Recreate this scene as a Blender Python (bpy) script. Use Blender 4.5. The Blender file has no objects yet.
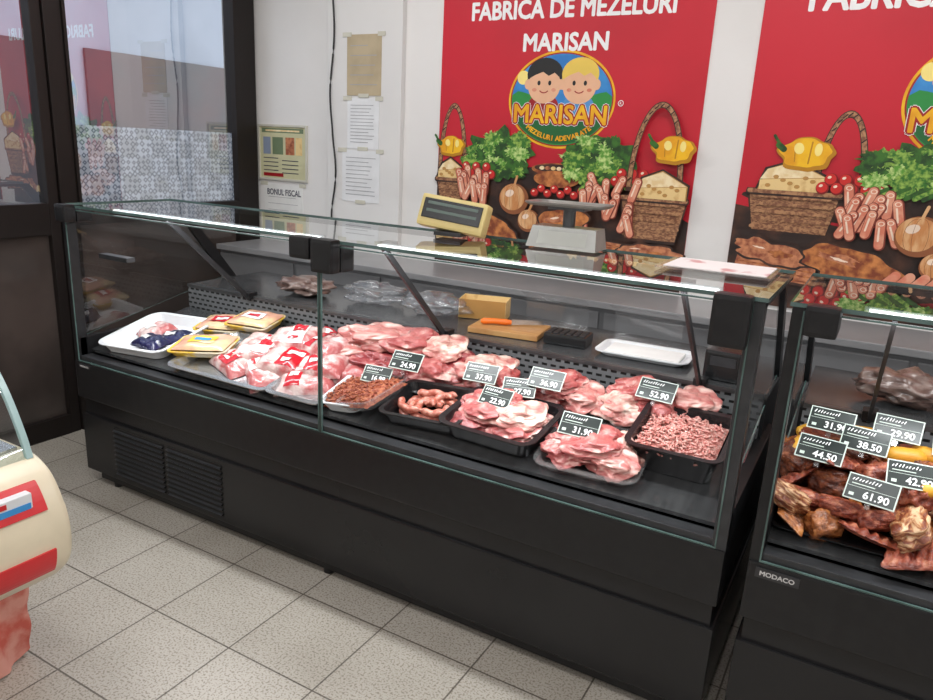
import bpy, bmesh, math, random
from mathutils import Vector, Matrix, noise
random.seed(7)
S=bpy.context.scene
COL=S.collection
pi=math.pi
try:
    S.view_settings.view_transform='Standard'
except Exception: pass

# ------------------------------------------------------------ materials
MATS={}
def newmat(name):
    m=bpy.data.materials.new(name); m.use_nodes=True
    return m,m.node_tree,m.node_tree.nodes['Principled BSDF']
def mat(name,col,rough=.5,metal=0.,col2=None,scale=10.,lo=.4,hi=.6,bump=0.,bscale=None,detail=4.,emit=0.,stretch=(1,1,1),spec=.5,coat=0.,dist=0.,stops=None):
    if name in MATS: return MATS[name]
    m,nt,b=newmat(name)
    b.inputs['Base Color'].default_value=(*col,1); b.inputs['Roughness'].default_value=rough
    b.inputs['Metallic'].default_value=metal; b.inputs['Specular IOR Level'].default_value=spec
    b.inputs['Coat Weight'].default_value=coat; b.inputs['Coat Roughness'].default_value=.12
    tc=nt.nodes.new('ShaderNodeTexCoord'); mp=nt.nodes.new('ShaderNodeMapping'); mp.inputs['Scale'].default_value=stretch
    nt.links.new(tc.outputs['Object'],mp.inputs['Vector'])
    n=nt.nodes.new('ShaderNodeTexNoise'); n.inputs['Scale'].default_value=scale; n.inputs['Detail'].default_value=detail; n.inputs['Distortion'].default_value=dist
    nt.links.new(mp.outputs[0],n.inputs['Vector'])
    r=nt.nodes.new('ShaderNodeValToRGB'); c2=col2 or tuple(c*.93 for c in col)
    r.color_ramp.elements[0].position=lo; r.color_ramp.elements[0].color=(*col,1)
    r.color_ramp.elements[1].position=hi; r.color_ramp.elements[1].color=(*c2,1)
    for p,c in (stops or []):
        e=r.color_ramp.elements.new(p); e.color=(*c,1)
    nt.links.new(n.outputs['Fac'],r.inputs[0]); nt.links.new(r.outputs[0],b.inputs['Base Color'])
    if bump:
        n2=nt.nodes.new('ShaderNodeTexNoise'); n2.inputs['Scale'].default_value=bscale or scale; n2.inputs['Detail'].default_value=5
        nt.links.new(mp.outputs[0],n2.inputs['Vector'])
        bp=nt.nodes.new('ShaderNodeBump'); bp.inputs['Strength'].default_value=bump; bp.inputs['Distance'].default_value=.01
        nt.links.new(n2.outputs['Fac'],bp.inputs['Height']); nt.links.new(bp.outputs[0],b.inputs['Normal'])
    if emit:
        b.inputs['Emission Color'].default_value=(*col,1); b.inputs['Emission Strength'].default_value=emit
    MATS[name]=m; return m
def glassmat(name,tint=(.93,.97,.95),f0=.06,rough=0.,solid=0.,scol=(.9,.9,.9),k=.9):
    m=bpy.data.materials.new(name); m.use_nodes=True; nt=m.node_tree; b=nt.nodes['Principled BSDF']; out=nt.nodes['Material Output']
    b.inputs['Base Color'].default_value=(*scol,1); b.inputs['Roughness'].default_value=.05; b.inputs['Alpha'].default_value=max(solid,.03)
    if not solid: b.inputs['Base Color'].default_value=(.02,.03,.03,1)
    gl=nt.nodes.new('ShaderNodeBsdfGlossy'); gl.inputs['Roughness'].default_value=rough; gl.inputs[0].default_value=(1,1,1,1)
    tr=nt.nodes.new('ShaderNodeBsdfTransparent'); tr.inputs[0].default_value=(*tint,1)
    lw=nt.nodes.new('ShaderNodeLayerWeight'); lw.inputs[0].default_value=.5
    p=nt.nodes.new('ShaderNodeMath'); p.operation='POWER'; p.inputs[1].default_value=5
    ma=nt.nodes.new('ShaderNodeMath'); ma.operation='MULTIPLY_ADD'; ma.inputs[1].default_value=k; ma.inputs[2].default_value=f0
    nt.links.new(lw.outputs['Facing'],p.inputs[0]); nt.links.new(p.outputs[0],ma.inputs[0])
    mx0=nt.nodes.new('ShaderNodeMixShader'); mx0.inputs[0].default_value=.5 if solid else .8
    nt.links.new(b.outputs[0],mx0.inputs[1]); nt.links.new(tr.outputs[0],mx0.inputs[2])
    mx=nt.nodes.new('ShaderNodeMixShader')
    nt.links.new(ma.outputs[0],mx.inputs[0]); nt.links.new(mx0.outputs[0],mx.inputs[1]); nt.links.new(gl.outputs[0],mx.inputs[2])
    nt.links.new(mx.outputs[0],out.inputs[0]); MATS[name]=m
    return m
def emitmat(name,col,s):
    m=bpy.data.materials.new(name); m.use_nodes=True; nt=m.node_tree; nt.nodes.clear()
    o=nt.nodes.new('ShaderNodeOutputMaterial'); e=nt.nodes.new('ShaderNodeEmission'); e.inputs[0].default_value=(*col,1); e.inputs[1].default_value=s
    nt.links.new(e.outputs[0],o.inputs[0]); return m

def floormat():
    m,nt,b=newmat('speckled_floor_tile')
    tc=nt.nodes.new('ShaderNodeTexCoord'); mp=nt.nodes.new('ShaderNodeMapping')
    mp.inputs['Location'].default_value=(2.16+.33*20,-1.31+.33*20,0)
    nt.links.new(tc.outputs['Object'],mp.inputs[0])
    br=nt.nodes.new('ShaderNodeTexBrick'); br.offset=0; br.squash=1
    br.inputs['Scale'].default_value=1; br.inputs['Brick Width'].default_value=.33; br.inputs['Row Height'].default_value=.33
    br.inputs['Mortar Size'].default_value=.003; br.inputs['Mortar Smooth'].default_value=.2
    br.inputs['Color1'].default_value=(.43,.395,.345,1); br.inputs['Color2'].default_value=(.47,.435,.385,1); br.inputs['Mortar'].default_value=(.13,.11,.09,1)
    nt.links.new(mp.outputs[0],br.inputs[0])
    n=nt.nodes.new('ShaderNodeTexNoise'); n.inputs['Scale'].default_value=150; n.inputs['Detail'].default_value=2
    nt.links.new(tc.outputs['Object'],n.inputs[0])
    n3=nt.nodes.new('ShaderNodeTexNoise'); n3.inputs['Scale'].default_value=3; n3.inputs['Detail'].default_value=4
    nt.links.new(tc.outputs['Object'],n3.inputs[0])
    r=nt.nodes.new('ShaderNodeValToRGB'); r.color_ramp.elements[0].position=.36; r.color_ramp.elements[0].color=(.55,.52,.48,1); r.color_ramp.elements[1].position=.5; r.color_ramp.elements[1].color=(1,1,1,1)
    nt.links.new(n.outputs['Fac'],r.inputs[0])
    r3=nt.nodes.new('ShaderNodeValToRGB'); r3.color_ramp.elements[0].position=.3; r3.color_ramp.elements[0].color=(.83,.82,.80,1); r3.color_ramp.elements[1].position=.65; r3.color_ramp.elements[1].color=(1.,1.,1.,1)
    nt.links.new(n3.outputs['Fac'],r3.inputs[0])
    a=nt.nodes.new('ShaderNodeMixRGB'); a.blend_type='MULTIPLY'; a.inputs[0].default_value=1
    c=nt.nodes.new('ShaderNodeMixRGB'); c.blend_type='MULTIPLY'; c.inputs[0].default_value=1
    nt.links.new(br.outputs['Color'],a.inputs[1]); nt.links.new(r.outputs[0],a.inputs[2])
    nt.links.new(a.outputs[0],c.inputs[1]); nt.links.new(r3.outputs[0],c.inputs[2]); nt.links.new(c.outputs[0],b.inputs['Base Color'])
    b.inputs['Roughness'].default_value=.42
    bp=nt.nodes.new('ShaderNodeBump'); bp.inputs['Strength'].default_value=.3; bp.inputs['Distance'].default_value=.003; bp.invert=True
    nt.links.new(br.outputs['Fac'],bp.inputs['Height']); nt.links.new(bp.outputs[0],b.inputs['Normal'])
    return m
def perfmat(name,base,hole,bw=.022,rh=.03,mort=.005):
    m,nt,b=newmat(name)
    tc=nt.nodes.new('ShaderNodeTexCoord'); sx=nt.nodes.new('ShaderNodeSeparateXYZ'); cb=nt.nodes.new('ShaderNodeCombineXYZ')
    nt.links.new(tc.outputs['Object'],sx.inputs[0]); nt.links.new(sx.outputs[0],cb.inputs[0]); nt.links.new(sx.outputs[2],cb.inputs[1])
    mp=nt.nodes.new('ShaderNodeMapping'); mp.inputs['Location'].default_value=(10,10,0); nt.links.new(cb.outputs[0],mp.inputs[0])
    br=nt.nodes.new('ShaderNodeTexBrick'); br.offset=.5
    br.inputs['Scale'].default_value=1; br.inputs['Brick Width'].default_value=bw; br.inputs['Row Height'].default_value=rh; br.inputs['Mortar Size'].default_value=mort
    br.inputs['Color1'].default_value=(*hole,1); br.inputs['Color2'].default_value=(*hole,1); br.inputs['Mortar'].default_value=(*base,1)
    nt.links.new(mp.outputs[0],br.inputs[0]); nt.links.new(br.outputs['Color'],b.inputs['Base Color'])
    b.inputs['Roughness'].default_value=.4; b.inputs['Metallic'].default_value=.1
    return m
def filmmat():
    m=bpy.data.materials.new('patterned_window_film'); m.use_nodes=True; nt=m.node_tree; b=nt.nodes['Principled BSDF']
    tc=nt.nodes.new('ShaderNodeTexCoord'); sx=nt.nodes.new('ShaderNodeSeparateXYZ'); cb=nt.nodes.new('ShaderNodeCombineXYZ')
    nt.links.new(tc.outputs['Object'],sx.inputs[0]); nt.links.new(sx.outputs[1],cb.inputs[0]); nt.links.new(sx.outputs[2],cb.inputs[1])
    ck=nt.nodes.new('ShaderNodeTexChecker'); ck.inputs['Scale'].default_value=11; nt.links.new(cb.outputs[0],ck.inputs[0])
    v=nt.nodes.new('ShaderNodeTexVoronoi'); v.distance='MANHATTAN'; v.inputs['Scale'].default_value=33; v.inputs['Randomness'].default_value=0.3
    nt.links.new(cb.outputs[0],v.inputs['Vector'])
    r=nt.nodes.new('ShaderNodeValToRGB'); r.color_ramp.interpolation='CONSTANT'
    r.color_ramp.elements[0].color=(.62,.66,.72,1); r.color_ramp.elements[1].position=.36; r.color_ramp.elements[1].color=(.2,.23,.29,1)
    e=r.color_ramp.elements.new(.62); e.color=(.66,.7,.76,1)
    nt.links.new(v.outputs['Distance'],r.inputs[0])
    mx=nt.nodes.new('ShaderNodeMixRGB'); mx.blend_type='MULTIPLY'; mx.inputs[0].default_value=.35
    nt.links.new(r.outputs[0],mx.inputs[1]); nt.links.new(ck.outputs['Color'],mx.inputs[2])
    nt.links.new(mx.outputs[0],b.inputs['Base Color']); b.inputs['Roughness'].default_value=.25
    nt.links.new(mx.outputs[0],b.inputs['Emission Color']); b.inputs['Emission Strength'].default_value=.25  # slight glow stands in for daylight coming through the film
    return m

black=mat('black_powder_coat',(.010,.010,.011),.36,0,(.013,.013,.014),30,spec=.35)
black2=mat('black_panel',(.011,.011,.012),.26,0,(.014,.014,.015),3,spec=.35)
charcoal=mat('charcoal_metal',(.035,.037,.04),.38,.3,(.045,.046,.05),20)
steel=mat('stainless_steel',(.55,.56,.57),.25,.9,(.45,.46,.47),6,stretch=(1,14,1))
darksteel=mat('dark_steel',(.10,.105,.11),.3,.7,(.14,.145,.15),5,stretch=(1,10,1))
white=mat('white_plastic',(.74,.76,.78),.35)
offw=mat('white_paint',(.76,.745,.73),.7,0,(.70,.685,.665),1.3,bump=.05,bscale=60)
ceilm=mat('ceiling_paint',(.8,.8,.78),.8)
glass=glassmat('clear_glass',(.93,.955,.945),.065)
glass2=glassmat('top_glass',(.80,.84,.82),.16)
gedge=mat('glass_edge_green',(.06,.10,.092),.15,0,(.10,.16,.15),8)
cream=mat('cream_plastic',(.74,.65,.48),.3)
redp=mat('red_plastic',(.60,.02,.025),.3)
redpost=mat('poster_red',(.56,.008,.025),.45,0,(.49,.006,.02),1.5)
paper=mat('white_paper',(.80,.80,.78),.7)
led=emitmat('led_tube_glow',(.92,.97,1.),5.)
ceilled=emitmat('ceiling_lamp',(1.,.98,.95),4.)
floor_m=floormat()
brownframe=mat('dark_brown_aluminium',(.016,.012,.011),.45,.1,spec=.3)

# ------------------------------------------------------------ builders
class MB:
    def __init__(s): s.v=[]; s.f=[]; s.mi=[]; s.mats=[]; s.sm=[]
    def m(s,mt):
        if mt not in s.mats: s.mats.append(mt)
        return s.mats.index(mt)
    def add(s,vs,fs,mt,smooth=False,M=None):
        o=len(s.v); k=s.m(mt)
        for p in vs:
            p=Vector(p); s.v.append(M@p if M else p)
        for f in fs: s.f.append([i+o for i in f]); s.mi.append(k); s.sm.append(smooth)
        return s
    def box(s,x0,x1,y0,y1,z0,z1,mt,M=None,bev=0.):
        if bev:
            bm=bmesh.new(); bmesh.ops.create_cube(bm,size=1)
            for v in bm.verts: v.co=Vector(((x0+x1)/2+v.co.x*(x1-x0),(y0+y1)/2+v.co.y*(y1-y0),(z0+z1)/2+v.co.z*(z1-z0)))
            bmesh.ops.bevel(bm,geom=bm.edges[:],offset=min(bev,.45*min(x1-x0,y1-y0,z1-z0)),segments=2,affect='EDGES',profile=.7)
            s.add([v.co.copy() for v in bm.verts],[[v.index for v in f.verts] for f in bm.faces],mt,False,M); bm.free(); return s
        vs=[(x,y,z) for x in(x0,x1) for y in(y0,y1) for z in(z0,z1)]
        s.add(vs,[(0,1,3,2),(4,6,7,5),(0,4,5,1),(2,3,7,6),(0,2,6,4),(1,5,7,3)],mt,False,M); return s
    def rings(s,rings,mt,smooth=True,close=True,cap=True,M=None):
        n=len(rings[0]); vs=[p for r in rings for p in r]; fs=[]
        for a in range(len(rings)-1):
            for i in range(n if close else n-1):
                j=(i+1)%n; fs.append((a*n+i,a*n+j,(a+1)*n+j,(a+1)*n+i))
        s.add(vs,fs,mt,smooth,M)
        if cap:
            s.add(rings[0],[tuple(range(n-1,-1,-1))],mt,False,M); s.add(rings[-1],[tuple(range(n))],mt,False,M)
        return s
    def tube(s,path,r,mt,n=10,M=None,cap=True):
        R=[]; path=[Vector(p) for p in path]
        for i,p in enumerate(path):
            t=(path[min(i+1,len(path)-1)]-path[max(i-1,0)]).normalized()
            u=t.cross(Vector((0,0,1)));
            if u.length<.1: u=t.cross(Vector((1,0,0)))
            u.normalize(); w=t.cross(u); rr=r[i] if isinstance(r,(list,tuple)) else r
            R.append([p+u*rr*math.cos(2*pi*k/n)+w*rr*math.sin(2*pi*k/n) for k in range(n)])
        return s.rings(R,mt,True,True,cap,M)
    def cyl(s,c,r,h,mt,n=24,M=None):
        c=Vector(c); return s.rings([[c+Vector((r*math.cos(2*pi*k/n),r*math.sin(2*pi*k/n),z)) for k in range(n)] for z in(0,h)],mt,False,True,True,M)
    def build(s,name,parent=None,base=None,label=None):
        b=Vector(base) if base is not None else (Vector(parent['base']) if parent is not None and 'base' in parent else Vector((0,0,0)))
        me=bpy.data.meshes.new(name); me.from_pydata([v-b for v in s.v],[],s.f)
        for mt in s.mats: me.materials.append(mt)
        me.polygons.foreach_set('material_index',s.mi); me.polygons.foreach_set('use_smooth',s.sm); me.update()
        o=bpy.data.objects.new(name,me); COL.objects.link(o)
        if parent is not None: o.parent=parent
        elif base is not None: o.location=b
        if label: o['label']=label
        return o
def thing(name,label,cat,base=None,M=None,group=None):
    o=bpy.data.objects.new(name,None); o.empty_display_size=.05; COL.objects.link(o)
    o['label']=label; o['category']=cat
    if group: o['group']=group
    if base is not None: o.location=base; o['base']=list(base)
    if M is not None: o.matrix_basis=M
    return o
def single(o,label,cat,group=None,kind=None,M=None):
    o['label']=label; o['category']=cat
    if group: o['group']=group
    if kind: o['kind']=kind
    if M is not None: o.matrix_basis=M
    return o
def struct(o): o['kind']='structure'; return o
def rr(w,d,r,z,n=5):
    out=[]
    for cx,cy,a0 in((w/2-r,d/2-r,0),(-w/2+r,d/2-r,pi/2),(-w/2+r,-d/2+r,pi),(w/2-r,-d/2+r,1.5*pi)):
        for k in range(n+1):
            a=a0+pi/2*k/n; out.append((cx+r*math.cos(a),cy+r*math.sin(a),z))
    return out
def traymesh(w,d,h,mt,rim=.012,t=.003,r=.03,taper=.015):
    b=MB(); b.rings([rr(w-2*taper,d-2*taper,r,0),rr(w,d,r,h-.003),rr(w+2*rim,d+2*rim,r+rim,h-.004),rr(w+2*rim,d+2*rim,r+rim,h),rr(w-2*t,d-2*t,r,h-.001),rr(w-2*taper-2*t,d-2*taper-2*t,r,t)],mt,False)
    return b
TXT={}
def text2d(s):
    if s in TXT: return TXT[s]
    cu=bpy.data.curves.new('t','FONT'); cu.body=s; cu.resolution_u=3; cu.fill_mode='BOTH'
    o=bpy.data.objects.new('t',cu); COL.objects.link(o); bpy.context.view_layer.update()
    me=bpy.data.meshes.new_from_object(o.evaluated_get(bpy.context.evaluated_depsgraph_get()))
    vs=[(v.co.x,v.co.y) for v in me.vertices]; fs=[list(p.vertices) for p in me.polygons]
    bpy.data.objects.remove(o); bpy.data.curves.remove(cu); bpy.data.meshes.remove(me)
    TXT[s]=(vs,fs); return vs,fs
class Art(MB):
    """flat printed artwork: x,z plane facing -y; each shape one layer nearer"""
    def __init__(s,y=0.,step=.0001): super().__init__(); s.y=y; s.step=step
    def L(s): s.y-=s.step; return s.y
    def poly(s,pts,mt):
        y=s.L(); s.add([(p[0],y,p[1]) for p in pts],[list(range(len(pts)))],mt)
    def ell(s,cx,cz,rx,rz,mt,rot=0.,n=28):
        c,q=math.cos(rot),math.sin(rot)
        s.poly([(cx+rx*math.cos(a)*c-rz*math.sin(a)*q,cz+rx*math.cos(a)*q+rz*math.sin(a)*c) for a in[2*pi*k/n for k in range(n)]],mt)
    def lump(s,cx,cz,rx,rz,mt,seed=0,amp=.15,freq=2.,n=48,rot=0.):
        c,q=math.cos(rot),math.sin(rot); P=[]
        for k in range(n):
            a=2*pi*k/n; f=1+amp*noise.noise(Vector((math.cos(a)*freq+seed*7.1,math.sin(a)*freq,seed*3.3)))*2
            x=rx*f*math.cos(a); z=rz*f*math.sin(a); P.append((cx+x*c-z*q,cz+x*q+z*c))
        s.poly(P,mt)
    def cap(s,x0,z0,x1,z1,r,mt,n=8):
        a=math.atan2(z1-z0,x1-x0); P=[(x1+r*math.cos(a-pi/2+pi*k/n),z1+r*math.sin(a-pi/2+pi*k/n)) for k in range(n+1)]
        P+=[(x0+r*math.cos(a+pi/2+pi*k/n),z0+r*math.sin(a+pi/2+pi*k/n)) for k in range(n+1)]; s.poly(P,mt)
    def band(s,cx,cz,rx,rz,a0,a1,w,mt,n=28):
        y=s.L(); vs=[];fs=[]
        for k in range(n+1):
            a=a0+(a1-a0)*k/n
            vs+= [(cx+(rx+w/2)*math.cos(a),y,cz+(rz+w/2)*math.sin(a)),(cx+(rx-w/2)*math.cos(a),y,cz+(rz-w/2)*math.sin(a))]
        for k in range(n): fs.append((2*k,2*k+1,2*k+3,2*k+2))
        s.add(vs,fs,mt)
    def rect(s,x0,x1,z0,z1,mt): s.poly([(x0,z0),(x1,z0),(x1,z1),(x0,z1)],mt)
    def text(s,t,cx,z0,w,h,mt,bold=0.,rot=0.):
        vs,fs=text2d(t)
        xa=min(v[0] for v in vs); xb=max(v[0] for v in vs); zb=max(v[1] for v in vs)
        kz=h/zb; kx=kz if w is None else w/(xb-xa); c,q=math.cos(rot),math.sin(rot)
        D=[(0,0)] if not bold else [(bold*math.cos(pi*k/4),bold*math.sin(pi*k/4)) for k in range(8)]+[(0,0)]
        y=s.L()
        for n,(dx,dz) in enumerate(D):
            yy=y-.00001*n; P=[]
            for v in vs:
                x=(v[0]-(xa+xb)/2)*kx+dx; z=v[1]*kz+dz; P.append((cx+x*c-z*q,yy,z0+x*q+z*c))
            s.add(P,fs,mt)
    def ball(s,cx,cz,rx,rz,dark,mid,light,rot=0.):
        s.ell(cx,cz,rx,rz,dark,rot); s.ell(cx-.1*rx,cz+.1*rz,rx*.84,rz*.84,mid,rot); s.ell(cx-.3*rx,cz+.35*rz,rx*.3,rz*.22,light,rot+.4,14)

# ------------------------------------------------------------ room
XW,YW,XR,YF,ZC=-3.416,3.376,2.7,-2.6,2.9
struct(MB().box(XW-.1,XR+.1,YF-.1,YW+.1,-.1,0,floor_m).build('floor'))
struct(MB().box(XW-.1,XR+.1,YF-.1,YW+.1,ZC,ZC+.1,ceilm).build('ceiling'))
struct(MB().box(XW-.1,XR+.1,YW,YW+.1,0,ZC,offw).build('wall_back'))
struct(MB().box(XR,XR+.1,YF,YW,0,ZC,offw).build('wall_right'))
struct(MB().box(XW-.1,XR+.1,YF-.1,YF,0,ZC,offw).build('wall_front'))
w=MB(); w.box(XW-.1,XW,YF,.9,0,ZC,offw); w.box(XW-.1,XW,.9,YW,2.55,ZC,offw); w.box(XW-.1,XW,3.35,YW,0,2.55,offw)
struct(w.build('wall_left'))
struct(MB().box(-2.83,-2.33,YW-.035,YW,0,ZC,mat('pillar_paint',(.70,.69,.68),.7,0,(.74,.73,.71),1.5),bev=.004).build('trim_1'))
w=MB()
for a in((2.085,2.17,.0,2.55),(3.19,3.35,.0,2.55)): w.box(XW-.06,XW+.03,a[0],a[1],a[2],a[3],brownframe,bev=.004)
w.box(XW-.06,XW+.03,2.17,3.19,2.47,2.55,brownframe); w.box(XW-.06,XW+.03,2.17,3.19,1.04,1.12,brownframe)
w.box(XW-.03,XW+.04,2.17,2.185,1.12,2.47,brownframe); w.box(XW-.06,XW+.03,2.17,3.19,0,.08,brownframe)
wf=struct(w.build('window_1'))
wg=glassmat('window_glass',(.82,.86,.91),.26,k=.65)
tint=mat('brown_tinted_panel',(.05,.04,.036),.10,0,(.085,.065,.058),2.,spec=.9)
g=MB(); g.add([(XW-.01,2.17,1.12),(XW-.01,3.19,1.12),(XW-.01,3.19,2.47),(XW-.01,2.17,2.47)],[(0,1,2,3)],wg); struct(g.build('window_pane',wf))
g=MB(); g.add([(XW-.014,2.17,1.12),(XW-.014,3.19,1.12),(XW-.014,3.19,1.51),(XW-.014,2.17,1.51)],[(0,1,2,3)],filmmat()); struct(g.build('window_film',wf,label='white film with grey geometric tile pattern'))
g=MB(); g.box(XW-.03,XW-.01,2.17,3.19,.08,1.04,tint); struct(g.build('window_panel',wf))
w=MB()
w.box(XW-.05,XW+.02,2.03,2.08,0,2.5,brownframe,bev=.004); w.box(XW-.05,XW+.02,.92,1.04,0,2.5,brownframe,bev=.004)
w.box(XW-.05,XW+.02,1.04,2.03,0,.1,brownframe); w.box(XW-.05,XW+.02,1.04,2.03,1.0,1.15,brownframe,bev=.006); w.box(XW-.05,XW+.02,1.04,2.03,2.4,2.5,brownframe)
df=struct(w.build('door_1'))
g=MB(); g.add([(XW-.01,1.04,1.15),(XW-.01,2.03,1.15),(XW-.01,2.03,2.4),(XW-.01,1.04,2.4)],[(0,1,2,3)],wg); struct(g.build('door_pane',df))
g=MB(); g.box(XW-.03,XW-.01,1.04,2.03,.1,1.0,tint); struct(g.build('door_panel',df))
ob=thing('neighbouring_building','pale grey rendered building with dark shopfront seen through window','building',base=(-9,3,0))
fac=mat('pale_render',(.40,.44,.50),.8,0,(.48,.52,.58),.8)
MB().box(-9.3,-9,-4,14,0,6,fac).build('facade',ob)
for k in range(6):
    g=MB(); g.box(-8.99,-8.95,-3+3*k,-.3+3*k,.2,2.45,mat('dark_shopfront',(.06,.055,.06),.3,0,(.11,.06,.06),1.2),bev=.02); g.build('shopfront_window',ob)
struct(MB().box(-9,XW-.1,-4,12,-.1,-.01,mat('pavement',(.3,.3,.3),.8)).build('floor_outside'))

# ------------------------------------------------------------ posters
brown=mat('print_wicker',(.16,.06,.03),.5,0,(.42,.21,.10),70,.42,.6,stretch=(1,1,3))
brownd=mat('print_dark',(.022,.009,.006),.5,0,(.09,.032,.016),9,.45,.7)
wick=mat('print_wicker_light',(.45,.23,.11),.5,0,(.20,.08,.04),60,.42,.6)
yel=mat('print_yellow',(.88,.50,.01),.45,0,(.75,.33,.005),12)
yels=mat('print_yellow_shadow',(.50,.22,.005),.5)
yell=mat('print_yellow_light',(.98,.80,.25),.45)
chs=mat('print_cheese',(.80,.58,.26),.5,0,(.62,.38,.14),30,.5,.7)
chsl=mat('print_cheese_light',(.9,.75,.48),.5,0,(.78,.58,.3),30)
chsd=mat('print_cheese_rind',(.50,.26,.07),.5)
grn=mat('print_lettuce',(.03,.15,.015),.5,0,(.30,.48,.08),55,.42,.62,detail=8)
grnl=mat('print_lettuce_light',(.10,.30,.03),.5,0,(.55,.70,.25),60,.42,.62,detail=8)
grnd=mat('print_leaf_dark',(.012,.05,.008),.5,0,(.04,.15,.015),30)
tomato=mat('print_tomato',(.60,.02,.015),.45); tomd=mat('print_tomato_dark',(.22,.005,.005),.5)
saus=mat('print_sausage',(.66,.20,.12),.5,0,(.75,.34,.22),25)
sausd=mat('print_sausage_shadow',(.22,.035,.02),.5)
onion=mat('print_onion',(.58,.24,.08),.5,0,(.72,.42,.2),12,stretch=(4,1,1)); oniond=mat('print_onion_dark',(.28,.09,.03),.5)
roast=mat('print_roast',(.20,.04,.012),.5,0,(.60,.22,.06),30,.38,.66,detail=8)
roast2=mat('print_roast_pale',(.56,.22,.10),.5,0,(.24,.055,.025),34,.42,.65,detail=8)
pale=mat('print_highlight',(.9,.7,.55),.5)
wht=mat('print_white',(.88,.88,.88),.5)
blue=mat('print_blue',(.02,.18,.52),.5,0,(.05,.30,.66),5)
green2=mat('print_green',(.02,.26,.05),.5)
dred=mat('print_dark_red',(.34,.005,.01),.5)
skin=mat('print_skin',(.82,.47,.29),.5)
blk=mat('print_black',(.01,.01,.01),.5)
blond=mat('print_blond',(.82,.58,.10),.5)
def basket(a,x0,x1,z0,z1,hx,hz,hr,ht):
    a.band(hx,hz,hr,ht-hz,-.05,pi+.05,.028,brownd); a.band(hx,hz,hr,ht-hz,0,pi,.020,wick)
    for k in range(15):
        an=pi*(k+.5)/15; px=hx+hr*math.cos(an); pz=hz+(ht-hz)*math.sin(an); a.cap(px-.007,pz-.009,px+.007,pz+.004,.0025,brownd,3)
    a.poly([(x0-.012,z1+.014),(x0+.03,z0-.014),(x1-.03,z0-.014),(x1+.012,z1+.014)],brownd)
    a.poly([(x0,z1),(x0+.03,z0),(x1-.03,z0),(x1,z1)],brown)
    n=int((x1-x0)/.024)
    for r in range(5):
        for k in range(n):
            zz=z0+(z1-z0)*(r+.5)/5; xx=x0+.025+(x1-x0-.05)*(k+.25+(r%2)*.5)/n
            a.cap(xx-.006,zz-.002,xx+.006,zz+.002,.0075,wick,3)
    a.cap(x0,z1,x1,z1,.014,brownd); a.cap(x0,z1+.003,x1,z1+.003,.009,wick)
def pepper(a,x,z,s,flip=1):
    a.lump(x,z,.1*s,.064*s,yels,3,.1); a.lump(x-.005,z+.006,.09*s,.054*s,yel,3,.1)
    a.cap(x+.01*s,z-.035*s,x+.015*s,z+.045*s,.003,yels); a.cap(x-.04*s,z-.03*s,x-.045*s,z+.035*s,.002,yels)
    a.ell(x-.03*s,z+.02*s,.018*s,.022*s,yell,.3); a.ell(x+.04*s,z+.018*s,.014*s,.024*s,yell)
    a.cap(x-.085*s*flip,z+.015*s,x-.105*s*flip,z+.03*s,.012,grnd); a.cap(x-.1*s*flip,z+.03*s,x-.125*s*flip,z+.065*s,.006,grnd)
def sausages(a,x0,x1,z0,z1,n,seed):
    R=random.Random(seed)
    for k in range(n):
        x=x0+(x1-x0)*R.random(); z=z0+(z1-z0)*(1-(k+.5)/n); an=pi/2+R.uniform(-.5,.5); l=R.uniform(.034,.046); c,q=math.cos(an)*l,math.sin(an)*l
        a.cap(x-c,z-q,x+c,z+q,.0205,sausd); a.cap(x-c-.002,z-q+.001,x+c-.002,z+q+.001,.0165,saus)
        a.cap(x-.006-c*.6,z-q*.6,x-.006+c*.6,z+q*.6,.0035,pale,4); a.ell(x+c,z+q,.012,.009,pale); a.ell(x+c,z+q,.008,.006,saus)
def lettuce(a,x0,x1,z0,z1,seed):
    R=random.Random(seed); cx,cz=(x0+x1)/2,(z0+z1)/2
    a.lump(cx,cz,(x1-x0)/2,(z1-z0)/2,grnd,seed,.25,3.5)
    for k in range(24):
        a.lump(cx+R.uniform(-.42,.42)*(x1-x0),cz+R.uniform(-.36,.40)*(z1-z0),.028+.028*R.random(),.02+.018*R.random(),(grn,grnl,grnd,grn)[k%4],seed+k,.34,6.,56)
def roastm(a,cx,cz,rx,rz,seed,rot=0,m=None):
    a.lump(cx,cz,rx+.010,rz+.010,brownd,seed,.18,2.4,56,rot); a.lump(cx,cz,rx,rz,m or roast,seed,.18,2.4,56,rot)
    a.lump(cx-rx*.2,cz+rz*.35,rx*.55,rz*.22,roast2,seed+2,.3,3,40,rot); a.lump(cx+rx*.3,cz-rz*.1,rx*.3,rz*.35,roast,seed+5,.3,3,40,rot); a.lump(cx-rx*.3,cz+rz*.4,rx*.16,rz*.07,pale,seed+3,.3,3,30,rot)
def onions(a,L):
    for (x,z,r) in L:
        a.ball(x,z,r,r*.93,oniond,onion,pale); 
        for q in(-.5,-.15,.25,.6): a.band(x+q*r*.3,z,abs(q)*r*.7+.01,r*.8,(pi/2 if q<0 else -pi/2),(1.5*pi if q<0 else pi/2),.0015,oniond,12)
        a.cap(x,z+r*.85,x+.012,z+r*1.35,.006,onion)
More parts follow.
